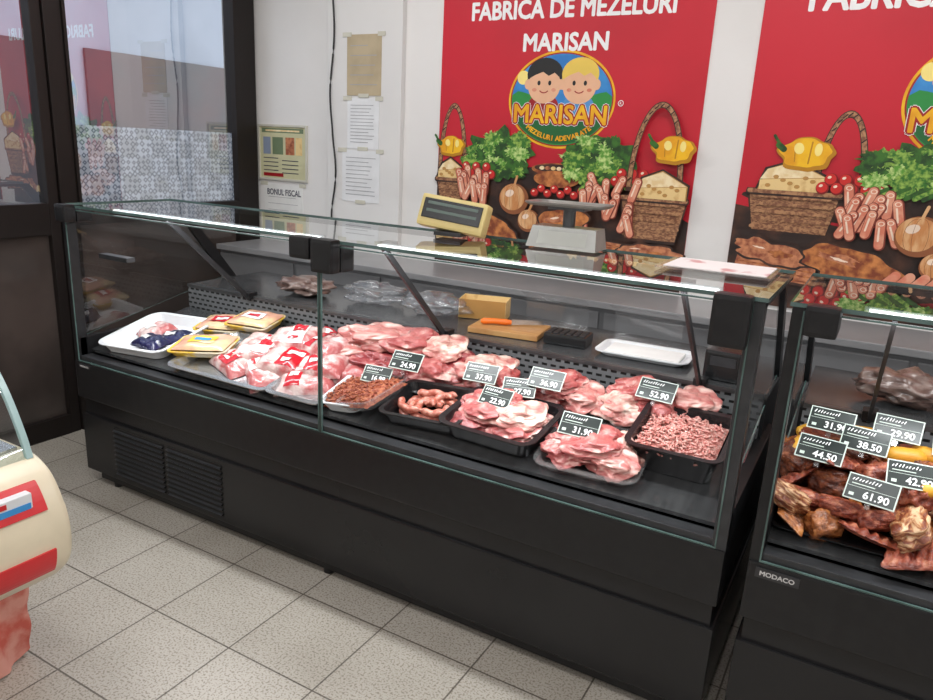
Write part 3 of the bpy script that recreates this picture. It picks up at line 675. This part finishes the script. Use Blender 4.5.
lw=mat('label_white',(.68,.68,.66),.3)
for k,(x,y,rz) in enumerate(((.08,.02,.3),(.04,-.08,-.2),(-.07,.06,1.2))):
    pillow('sausage_pack',fr@Matrix.Translation((x,y,.006+.02*(k==1)))@Matrix.Rotation(rz,4,'Z'),.15,.10,.03,darkpk if k<2 else vac,None,'dark wrapped sausage pack in white tray' if k<2 else 'white wrapped meat pack in white tray','sausage pack',k,'wrapped packs in white tray',[(-.6,.0,-.35,.2,lw)])
for k,(x,y,z,rz,w) in enumerate(((-2.42,2.17,.035,.25,.22),(-2.26,2.20,.065,.1,.22),(-2.29,1.95,.055,.35,.25))):
    tray(F(x,y,rz,z-.03),w-.01,.155,.03,yelpk,'yellow foam tray of sliced ham',.006,.02,'foam_tray')
    pillow('ham_pack',F(x,y,rz,z),w*.9,.14,.018,pinkpk,None,'film-wrapped yellow pack of sliced ham','ham pack',k,'yellow ham packs',[(-.5,.5,-.5,.3,(redl,white,yelpk)[k]),(-.3,.3,-.25,.05,(lw,redl,blue)[k])])
tray(F(-2.07,1.97,0.0),.50,.34,.03,steel,'shallow stainless tray under vacuum packs',.018,.03)
tray(F(-1.69,1.98,0.0),.24,.35,.03,steel,'shallow stainless tray under vacuum packs',.018,.03)
R=random.Random(3)
pk=0
for lay,items in enumerate([[(-2.10,1.93),(-1.93,1.92),(-1.73,1.93),(-2.10,2.1),(-1.93,2.11),(-1.76,2.13),(-1.66,2.03)],[(-2.03,2.0),(-1.86,1.97),(-1.99,2.14),(-1.72,1.99),(-1.70,2.10),(-1.83,2.17)],[(-1.93,2.09),(-1.77,2.08)]]):
    for (x,y) in items:
        rz=R.uniform(-.7,.7); f=F(x,y,rz,.008+.032*lay)@Matrix.Rotation(R.uniform(-.16,.16),4,'Y')@Matrix.Rotation(R.uniform(-.12,.2),4,'X')
        u=R.uniform(-.75,-.15)
        st=[[(u,u+.8,-.75,.75,redl),(u+.1,u+.7,.1,.5,lw),(u+.15,u+.5,-.5,-.25,lw)],[(u,u+.7,-.8,.8,lw),(u+.06,u+.64,.0,.7,redl),(u+.1,u+.5,-.6,-.4,redl)],[(u,u+.55,-.8,.8,redl),(u+.1,u+.45,-.2,.2,lw)],[(-.1,.7,-.7,.5,lw),(.0,.6,-.1,.4,redl)]][pk%4]
        pillow('vacuum_meat_pack',f,R.uniform(.19,.23),R.uniform(.13,.16),.04,vac,None,'vacuum-packed meat with white film and printed red label','meat pack',pk,'vacuum packs on stainless trays',st); pk+=1
for k,(x,y,rz) in enumerate(((-1.50,1.92,.1),(-1.40,1.90,-.12))):
    f=F(x,y,rz,.006+.03*k)@Matrix.Rotation(-.06-.20*k,4,'Y')
    tray(f,.155,.22,.04,clearp if k else white,'clear foam tray of dark red seasoned mince' if k else 'white foam tray of dark red seasoned mince',.006,.03,'foam_tray')
    b=MB(); N=14; vs=[];fs=[]
    def mh(u,v): return .014+.034*((1-u**4)*(1-v**4))**.7+.004*noise.noise(Vector((u*5,v*5,k)))
    for i in range(N+1):
        for j in range(N+1):
            u=-1+2*i/N;v=-1+2*j/N; vs.append((u*.068,v*.10,mh(u,v)))
    for i in range(N):
        for j in range(N): fs.append((i*(N+1)+j,(i+1)*(N+1)+j,(i+1)*(N+1)+j+1,i*(N+1)+j+1))
    b.add(vs,fs,mincr,True)
    RR=random.Random(40+k)
    for q in range(260):
        u,v=RR.uniform(-.9,.9),RR.uniform(-.92,.92); a=RR.uniform(0,2*pi); z=mh(u,v)+RR.uniform(-.001,.003); P=[]
        for i in range(4): P.append((u*.068+math.cos(a)*.005*i-.008,v*.10+math.sin(a)*.005*i,z)); a+=RR.uniform(-.5,.5)
        b.tube(P,.003,mincr,5)
    single(b.build('minced_meat'),'dark red seasoned minced meat in foam tray','minced meat',kind='stuff',M=f)
cardat(-1.44,1.98,.71,'16.99',.1,-.7,.11)
tray(F(-1.52,2.15),.58,.26,.025,steel,'stainless tray under large pork cuts',.01,.03)
L=[(-.2,-.04,.05,.12,.075,.055,.4,4),(-.02,-.05,.045,.13,.065,.05,-.2,0),(.19,-.03,.05,.12,.07,.055,.15,1),(-.16,.06,.06,.12,.075,.06,.2,2),(.08,.06,.07,.14,.08,.06,.1,1),(.24,.06,.055,.09,.07,.055,-.5,0),(-.09,.03,.11,.13,.075,.05,.25,4),(.10,.04,.115,.13,.075,.045,-.1,3),(.21,.05,.11,.09,.06,.045,.5,2)]
for (x,y,z,sx,sy,sz,rz,k) in L: meat(F(-1.52,2.15),x,y,z,sx*.95,sy*.95,sz*.92,rz,RAW,k,'large pink raw pork cut in heap on steel tray','raw pork cuts')
cardat(-1.345,2.02,.768,'24.90',.05,-.7)
fr=F(-1.195,1.945,.10)
tray(fr,.27,.22,.055,blackp,'black plastic tray of fresh sausages',.012,.02)
SA=[(0,0,.105,.085,.0,3.0),(0,0,.105,.085,3.2,2.9),(0.0,0,.078,.062,.5,3.1),(0.0,0,.078,.062,3.7,2.8),(0,0,.05,.04,1.,3.2),(0,0,.05,.04,4.2,2.6),(.0,.0,.024,.018,0.,3.2),(.05,.02,.05,.05,1.4,2.4),(-.05,-.01,.055,.05,3.,2.4),(.02,-.03,.07,.03,4.2,2.2),(-.01,.03,.07,.035,.6,2.2)]
for k,(cx,cy,rx_,ry_,a0,da) in enumerate(SA):
    b=MB(); P=[];Rr=[]; n=16
    for i in range(n+1):
        a=a0+da*i/n; P.append((cx+rx_*math.cos(a),cy+ry_*math.sin(a),.018+(.028 if k>6 else .006*(k//2))+.003*math.sin(i)))
        Rr.append(.0125*min(1,(.3+min(i,n-i)*.4)))
    b.tube(P,Rr,sausm,12); single(b.build('fresh_sausage'),'curled raw pork sausage in black tray','sausage','fresh sausages in black tray',M=fr)
fr=F(-.94,1.955,-.05)
tray(fr,.31,.24,.065,blackp,'black plastic tray of sliced pork steaks',.016,.03)
for k,(x,y,z,sx,sy,sz,rz,rx) in enumerate([(-.07,-.03,.04,.085,.065,.03,.3,.2),(.07,-.03,.04,.08,.06,.03,-.2,.1),(-.05,.04,.045,.085,.055,.03,.4,.15),(.07,.05,.045,.08,.05,.03,.2,.1),(-.04,.0,.072,.09,.06,.026,-.2,.2),(.06,.0,.076,.08,.055,.026,.4,.15),(.0,.03,.088,.075,.045,.022,.1,.2)]):
    meat(fr,x,y,z,sx,sy,sz,rz,RAW,(0,3,4,1,3,2,1)[k],'thick sliced raw pork steak in black tray','pork steaks','raw_pork_steak',rx)
cardat(-.935,2.07,.745,'27.90',.25,-.7,.11)
cardat(-.965,1.965,.735,'22.90',-.1,-.7,.11)
fr=F(-.62,1.915,.05)
tray(fr,.28,.20,.035,clearp,'clear plastic tray of boneless raw meat',.016,.03)
for k,(x,y,z,sx,sy,sz,rz) in enumerate([(-.06,-.03,.038,.08,.06,.038,.2),(.06,-.03,.038,.075,.055,.038,-.3),(-.03,.035,.042,.09,.055,.04,.2),(.08,.035,.04,.055,.055,.04,1.),(.01,0,.07,.10,.065,.03,.1)]):
    meat(fr,x,y,z,sx,sy,sz,rz,RAW,(1,4,3,2,3)[k],'boneless raw meat piece in clear tray','meat in clear tray')
cardat(-.667,1.925,.722,'31.90',.0,-.7,.12)
fr=F(-.40,2.05,.0)
tray(fr,.25,.25,.095,blackp,'deep black plastic tray of minced pork',.014,.025,'food_tray',.02)
b=MB(); R=random.Random(11)
N=12; vs=[];fs=[]
for i in range(N+1):
    for j in range(N+1):
        u=-1+2*i/N;v=-1+2*j/N; vs.append((u*.11,v*.11,.062+.03*(1-u*u)*(1-v*v)))
for i in range(N):
    for j in range(N): fs.append((i*(N+1)+j,(i+1)*(N+1)+j,(i+1)*(N+1)+j+1,i*(N+1)+j+1))
b.add(vs,fs,minc,True)
for k in range(420):
    u,v=R.uniform(-.93,.93),R.uniform(-.93,.93); z=.064+.034*(1-u*u)*(1-v*v)+R.uniform(-.003,.006); a=R.uniform(0,2*pi); P=[]
    for i in range(5):
        P.append((u*.11+math.cos(a)*.006*i-.012,v*.11+math.sin(a)*.006*i,z+.002*math.sin(i+k))); a+=R.uniform(-.5,.5)
    b.tube(P,.0032,minc,5)
single(b.build('minced_pork'),'mound of pale pink minced pork in deep black tray','minced meat',kind='stuff',M=fr)
def group(cx,cy,L,lab,grp):
    for (x,y,z,sx,sy,sz,rz,k) in L: meat(F(cx,cy),x,y,z,sx,sy,sz*.95,rz,RAW,k,lab,grp)
tray(F(-1.12,2.18),.25,.17,.025,clearp,'clear tray of raw ribs and meat',.01,.03)
group(-1.12,2.18,[(-.06,0,.045,.085,.065,.045,.3,4),(.06,0,.045,.085,.065,.045,-.2,1),(.0,.02,.08,.09,.055,.035,.1,2)],'raw pork piece behind sausage tray','raw pieces at grille')
cardat(-1.09,2.095,.757,'37.90',.1,-.7)
tray(F(-.83,2.17),.25,.18,.025,clearp,'clear tray of glossy raw shoulder meat',.01,.03)
group(-.83,2.17,[(-.045,0,.05,.09,.075,.05,.3,1),(.06,.01,.05,.075,.07,.045,-.2,4),(0,.01,.085,.085,.06,.03,.1,3)],'glossy pink raw shoulder meat in clear tray','raw shoulder pieces')
cardat(-.855,2.10,.782,'36.90',.0,-.7)
tray(F(-.56,2.19),.26,.19,.025,clearp,'clear tray of pale raw meat',.01,.03)
group(-.56,2.19,[(-.06,-.01,.05,.09,.07,.045,.3,2),(.05,.0,.055,.09,.07,.05,-.2,1),(.13,.04,.08,.075,.065,.045,.1,4),(-.02,.04,.09,.08,.05,.035,.3,3)],'pale pink raw meat in clear tray','raw meat by minced pork')
cardat(-.515,2.16,.80,'52.90',-.1,-.7)

GR='smoked meats on white trays'
for (x,y) in((.05,2.02),(.42,2.02),(.8,2.02)):
    tray(F(x,y),.34,.38,.02,blackp,'black plastic tray under smoked meats',.008,.03)
R=random.Random(5); n=0
for lay in range(3):
    for i in range(13 if lay<2 else 11):
        for j in range(4 if lay<2 else 2):
            x=-.08+.092*i+R.uniform(-.02,.02); y=1.845+.105*j+.03*lay+R.uniform(-.015,.015)
            if lay==2: y+=.10
            if x>1.1: continue
            k=R.choice((0,1,2,3,4,5,0,1,6,7)); s=R.uniform(.038,.054); lx=R.choice((1.,1.3,1.6)) if x>-.0 else 1.
            if k>5: sx,sy,sz=s*1.5,s*1.0,s*.5
            else: sx,sy,sz=s*lx,s*.9,s*R.uniform(.55,.85)
            meat(Matrix.Translation((x,y,deckz(y)+.034+.038*lay)),0,0,0,sx,sy,sz,R.uniform(0,3),SMK,k,'smoked ribs slab with orange-brown glaze' if k>5 else 'dark smoked meat piece with reddish cut face',GR,'smoked_ribs' if k>5 else 'smoked_meat_piece',R.uniform(-.6,.6),R.uniform(-.5,.5),'smoked meat'); n+=1
for k,(x,y,z,rz) in enumerate(((.15,2.08,.785,.3),(.21,2.1,.79,-.4),(.21,1.96,.765,1.2),(-.07,2.16,.775,.8),(.05,2.17,.79,.2),(.27,2.04,.785,.7),(-.09,2.05,.765,1.5))):
    b=MB(); b.tube([(-.05,0,0),(-.045,0,.002),(-.02,0,.004),(.02,0,.004),(.045,0,.002),(.05,0,0)],[.008,.018,.023,.023,.018,.008],cheesem,16)
    single(b.build('smoked_cheese'),'small golden smoked cheese roll on smoked meats','cheese','golden smoked cheeses',M=Matrix.Translation((x,y,z))@Matrix.Rotation(rz,4,'Z'))
for (x,y,z,p,rz) in((-.03,2.11,.83,'31.90',-.1),(-.04,1.98,.79,'44.50',-.15),(.055,2.05,.815,'38.50',-.15),(.125,2.14,.835,'29.90',-.1),(.085,1.88,.75,'61.90',-.2),(.165,1.95,.785,'42.90',.1),(.26,2.12,.825,'36.50',.1),(.35,1.93,.79,'35.00',0)):
    cardat(x,y,z,p,rz,-.65,.112)

# ------------------------------------------------------------ worktop things
wood=mat('board_wood',(.46,.25,.09),.5,0,(.38,.18,.06),6,stretch=(1,12,1))
zt=.812
o=MB().box(-.14,.14,-.10,.10,0,.022,wood,bev=.005).build('cutting_board'); single(o,'worn wooden cutting board on counter worktop','cutting board',M=Matrix.Translation((-1.2,2.50,zt))@Matrix.Rotation(.15,4,'Z'))
t=thing('kitchen_knife','knife with orange handle on wooden board','knife',M=Matrix.Translation((-1.24,2.48,zt+.036))@Matrix.Rotation(.5,4,'Z'))
b=MB(); b.tube([(-.07,0,0),(-.06,0,0),(-.02,0,.002),(.03,0,0),(.05,0,0)],[.007,.012,.011,.012,.008],mat('orange_handle',(.8,.16,.01),.4),10); b.build('handle',t)
b=MB(); b.add([(.05,-.001,-.01),(.18,-.001,-.004),(.17,-.001,.012),(.05,-.001,.012),(.05,.001,-.01),(.18,.001,-.004),(.17,.001,.012),(.05,.001,.012)],[(0,1,2,3),(7,6,5,4),(0,4,5,1),(1,5,6,2),(2,6,7,3),(3,7,4,0)],steel); b.build('blade',t)
t=thing('calculator','flat black plastic calculator on worktop','calculator',M=Matrix.Translation((-.95,2.49,zt))@Matrix.Rotation(.1,4,'Z'))
MB().box(-.08,.08,-.06,.06,0,.04,blackp,bev=.008).build('housing',t)
b=MB()
for i in range(6):
    for j in range(4): b.box(-.072+.025*i,-.055+.025*i,-.05+.024*j,-.034+.024*j,.04,.044,charcoal)
b.build('keypad',t)
fr=Matrix.Translation((-.66,2.5,zt))@Matrix.Rotation(.05,4,'Z')
tray(fr,.31,.18,.02,white,'white shallow tray with paper on worktop',.01,.03)
single(MB().box(-.13,.13,-.07,.07,.006,.016,paper,bev=.003).build('wrapping_paper_stack'),'stack of white wrapping paper in shallow tray','paper stack',M=fr)
def crumple(name,label,cat,M,w,d,h,mt,seed):
    b=blobmesh(name,mt,seed,.30,2.2,4); o=bpy.data.objects.new(name,b); COL.objects.link(o); o.matrix_basis=M@Matrix.Translation((0,0,h*.95))@Matrix.Diagonal((w,d,h,1)); single(o,label,cat); return o
bagm=glassmat('plastic_bag_film',(.8,.82,.84),.08,.25,.3,(.4,.42,.45))
bagp=mat('brownish_bag',(.10,.055,.045),.3,0,(.2,.14,.12),3,coat=.4)
crumple('plastic_bag','crumpled clear plastic bag on worktop','plastic bag',Matrix.Translation((-1.58,2.55,zt)),.13,.09,.045,bagm,41)
crumple('plastic_bag','crumpled pale plastic bag on worktop','plastic bag',Matrix.Translation((-1.9,2.55,zt)),.12,.10,.045,bagm,42)
crumple('meat_bag','wrapped brownish meat bag on worktop','wrapped meat',Matrix.Translation((-2.25,2.5,zt)),.12,.09,.04,bagp,43)
crumple('meat_bag','wrapped brownish meat bag on second counter','wrapped meat',Matrix.Translation((.14,2.5,zt)),.11,.09,.05,bagp,44)
crumple('meat_bag','wrapped brownish meat bag on second counter','wrapped meat',Matrix.Translation((.42,2.52,zt)),.11,.11,.05,bagp,45)
for (x,y,rz) in((-1.08,2.68,.1),(-.70,2.66,-.05)):
    t=thing('clear_divider','clear bent plastic divider standing on worktop','plastic divider',M=Matrix.Translation((x,y,zt))@Matrix.Rotation(rz,4,'Z'),group='clear plastic dividers')
    b=MB(); b.rings([[(xx,0,0),(xx,-.004,.09),(xx,-.02,.12),(xx,-.09,.15)] for xx in(-.13,.13)],clearp,True,False,False); b.build('sheet',t)
    b=MB(); b.box(-.13,.13,-.05,.02,0,.004,clearp); b.build('foot',t)
t=thing('folded_carton','open cream cardboard carton with yellow side on worktop','carton',M=Matrix.Translation((-1.40,2.66,zt))@Matrix.Rotation(.3,4,'Z'))
b=MB(); b.box(-.1,.1,-.06,-.057,0,.08,chsd); b.box(-.1,.1,.057,.06,0,.08,chs); b.box(-.1,-.097,-.06,.06,0,.08,chs); b.box(.097,.1,-.06,.06,0,.08,chs); b.box(-.1,.1,-.06,.06,0,.003,chs); b.build('carton_body',t)
t=thing('small_black_scale','compact black weighing device on worktop','scale',M=Matrix.Translation((-.37,2.42,zt)))
MB().box(-.06,.06,-.06,.06,0,.1,blackp,bev=.012).build('housing',t)
b=MB(); b.box(-.04,.04,-.063,-.0605,.05,.08,charcoal); b.build('display',t)

zt=1.2062
M=Matrix.Translation((-1.275,2.14,zt))@Matrix.Rotation(.1,4,'Z')
t=thing('scale_display','cream and yellow scale display unit with black screen','scale display',M=M)
b=MB(); b.box(-.05,.05,-.03,.04,0,.014,charcoal,bev=.004); b.box(-.012,.012,-.005,.015,.012,.03,charcoal); b.build('stand',t)
Mt=Matrix.Translation((0,0,.03))@Matrix.Rotation(-.3,4,'X')@Matrix.Rotation(.10,4,'Y')
b=MB(); b.box(-.125,.125,-.02,.03,-.015,.095,mat('yellow_housing',(.68,.54,.22),.4),Mt,bev=.012); b.build('housing',t)
b=MB(); b.box(-.11,.11,-.023,-.018,.012,.080,blackp,Mt,bev=.004); b.build('screen',t)
for r in range(2):
    a=Art(-.0235); a.rect(-.095,.095,.060-.026*r,.070-.026*r,mat('display_segment',(.10,.14,.12),.4))
    a.v=[Mt@v for v in a.v]; a.build('display_window',t)
M=Matrix.Translation((-.87,2.185,zt))@Matrix.Rotation(.05,4,'Z')
t=thing('shop_scale','silver steel weighing scale with raised pan','scale',M=M)
ssteel=mat('scale_steel',(.32,.32,.30),.3,.5,(.4,.4,.38),8)
b=MB(); b.add([(-.115,-.06,0),(.115,-.06,0),(.115,.06,0),(-.115,.06,0),(-.105,-.035,.065),(.105,-.035,.065),(.105,.055,.065),(-.105,.055,.065)],[(3,2,1,0),(4,5,6,7),(0,1,5,4),(1,2,6,5),(2,3,7,6),(3,0,4,7)],ssteel); b.build('scale_body',t)
b=MB(); b.cyl((0,.01,.065),.02,.062,darksteel); b.box(-.06,.06,-.03,.05,.118,.128,darksteel); b.build('pan_support',t)
b=MB(); b.rings([rr(.24,.13,.03,.129),rr(.26,.15,.03,.136),rr(.26,.15,.03,.141),rr(.24,.13,.03,.133)],mat('pan_steel',(.28,.27,.25),.3,.6,(.35,.33,.30),8),False); b.build('weighing_pan',t)
b=MB(); b.add([(-.08,-.0565,.012),(.08,-.0565,.012),(.08,-.041,.052),(-.08,-.041,.052)],[(0,1,2,3)],mat('scale_face',(.48,.49,.45),.3)); b.build('dial_plate',t)
t=thing('plastic_sleeve','clear plastic sleeve with printed pages lying on glass top','document sleeve',M=Matrix.Translation((-.36,2.10,zt))@Matrix.Rotation(.0,4,'Z'))
MB().box(-.17,.13,-.10,.12,0,.006,clearp).build('sleeve',t); b=MB(); b.box(-.15,.12,-.09,.11,.006,.008,mat('page',(.74,.70,.69),.5,0,(.55,.28,.28),10,.58,.64)); b.build('printed_page',t)

# ------------------------------------------------------------ old cream counter
t=thing('cream_serving_counter','older cream serve-over counter with red bands and curved glass','display counter',base=(-2.1,0,0))
ctl=[(-1.77,.705),(-1.73,.695),(-1.685,.668),(-1.650,.615),(-1.628,.545),(-1.630,.475),(-1.655,.425),(-1.73,.365),(-1.85,.32),(-2.0,.29)]
def smoothp(P,n=5):
    out=[]
    for i in range(len(P)-1):
        p0,p1,p2,p3=P[max(i-1,0)],P[i],P[i+1],P[min(i+2,len(P)-1)]
        for k in range(n):
            u=k/n; out.append(tuple(.5*((2*p1[q])+(-p0[q]+p2[q])*u+(2*p0[q]-5*p1[q]+4*p2[q]-p3[q])*u*u+(-p0[q]+3*p1[q]-3*p2[q]+p3[q])*u**3) for q in(0,1)))
    return out+[P[-1]]
sp=smoothp(ctl); prof=sp+[(-2.65,.29),(-2.65,.705)]
b=MB(); R_=[]
for y,sc in((-1.6,0.),(.93,0.),(.942,.004),(.95,.012)):
    R_.append([(x-(sc if x>-2 else 0),y,z+(-sc*.3 if z>.6 else sc*.3)) for x,z in prof])
b.rings(R_,cream,True); b.build('counter_body',t)
def extr(pr,y0,y1,mt,nm,closed=True,smooth=False,cap=True):
    b=MB(); b.rings([[(x,y,z) for x,z in pr] for y in(y0,y1)],mt,smooth,closed,cap); return b.build(nm,t)
for z0,z1 in((.595,.672),(.43,.515)):
    P=[(x,z) for x,z in sp if z0<=z<=z1]
    extr([(x+.006,z) for x,z in P]+[(x-.01,z) for x,z in reversed(P)],-1.6,.90,redp,'red_band')
gp=smoothp([(-1.745,.70),(-1.762,.75),(-1.795,.82),(-1.835,.885),(-1.895,.96),(-1.97,1.04),(-2.07,1.11),(-2.2,1.15)],4)
b=MB(); b.rings([[(x,y,z) for x,z in gp] for y in(-1.6,.93)],glassmat('curved_counter_glass',(.80,.88,.88),.16),True,False,False); b.build('curved_glass',t)
extr([(x+.005,z) for x,z in gp]+[(x-.007,z-.005) for x,z in reversed(gp)],.920,.935,mat('curved_glass_edge',(.35,.5,.5),.2),'glass_edge')
b=MB(); b.box(-2.62,-1.8,-1.6,.93,.706,.714,steel); b.build('counter_deck',t)
b=MB(); b.box(-2.6,-1.99,-1.5,.90,0,.29,mat('salmon_panel',(.45,.06,.04),.5,0,(.5,.14,.09),8)); b.build('base_panel',t)
b=MB(); b.box(-1.675,-1.646,.76,.87,.615,.657,white,bev=.003); b.build('badge',t)
b=MB(); b.box(-1.6465,-1.644,.765,.865,.619,.634,blue); b.box(-1.6465,-1.644,.765,.81,.639,.651,redp); b.build('badge_marks',t)
# crumpled cloth hanging under the end of the old counter
b=MB(); n=40; m_=18; vs=[];fs=[]
for i in range(n+1):
    for j in range(m_+1):
        u=i/n; v=j/m_; x=-2.12+.20*u; y=.955 if u<.8 else .955-(u-.8)*.9
        f=.018*math.sin(u*34+v*2)+.014*noise.noise(Vector((u*6,v*3,2)))
        vs.append((x+f*.4+.02*v*(u-.3),y+f+.012,.285-.275*v+.008*math.sin(u*20)))
for i in range(n):
    for j in range(m_): fs.append((i*(m_+1)+j,(i+1)*(m_+1)+j,(i+1)*(m_+1)+j+1,i*(m_+1)+j+1))
b.add(vs,fs,mat('red_pink_cloth',(.52,.10,.07),.8,0,(.66,.30,.24),14),True); single(b.build('red_cloth',base=(-2.02,.95,0)),'crumpled red-pink cloth hanging below cream counter','cloth')

# ------------------------------------------------------------ lights
for x in(-2.2,-.4,1.4):
    for y in(-1.2,.5,2.3):
        t=thing('ceiling_light','flat white rectangular ceiling light panel','ceiling light',base=(x,y,ZC-.04),group='ceiling lights')
        MB().box(x-.62,x+.62,y-.16,y+.16,ZC-.04,ZC-.001,white,bev=.006).build('lamp_housing',t)
        MB().box(x-.58,x+.58,y-.12,y+.12,ZC-.045,ZC-.0405,ceilled).build('lamp_diffuser',t)
        ld=bpy.data.lights.new('ceiling','AREA'); ld.shape='RECTANGLE'; ld.size=1.16; ld.size_y=.24; ld.energy=13; ld.color=(.99,.99,1.)
        lo=bpy.data.objects.new('ceiling_light_source',ld); COL.objects.link(lo); lo.location=(x,y,ZC-.05)
W=bpy.data.worlds.new('World'); S.world=W; W.use_nodes=True
bg=W.node_tree.nodes['Background']; bg.inputs[0].default_value=(.8,.86,.95,1); bg.inputs[1].default_value=1.9

cam=bpy.data.cameras.new('camera'); co=bpy.data.objects.new('camera',cam); COL.objects.link(co); S.camera=co
r=Vector((0.86629,0.49708,0.04948)); d=Vector((0.17535,-0.20984,-0.96188)); f=Vector((-0.46775,0.84195,-0.26895))
m3=Matrix((r,-d,-f)).transposed(); co.matrix_world=Matrix.Translation((0,0,1.5))@m3.to_4x4()
cam.sensor_width=36; cam.lens=726.66/933*36; cam.clip_start=.05
for o in bpy.data.objects:
    if 'base' in o: del o['base']
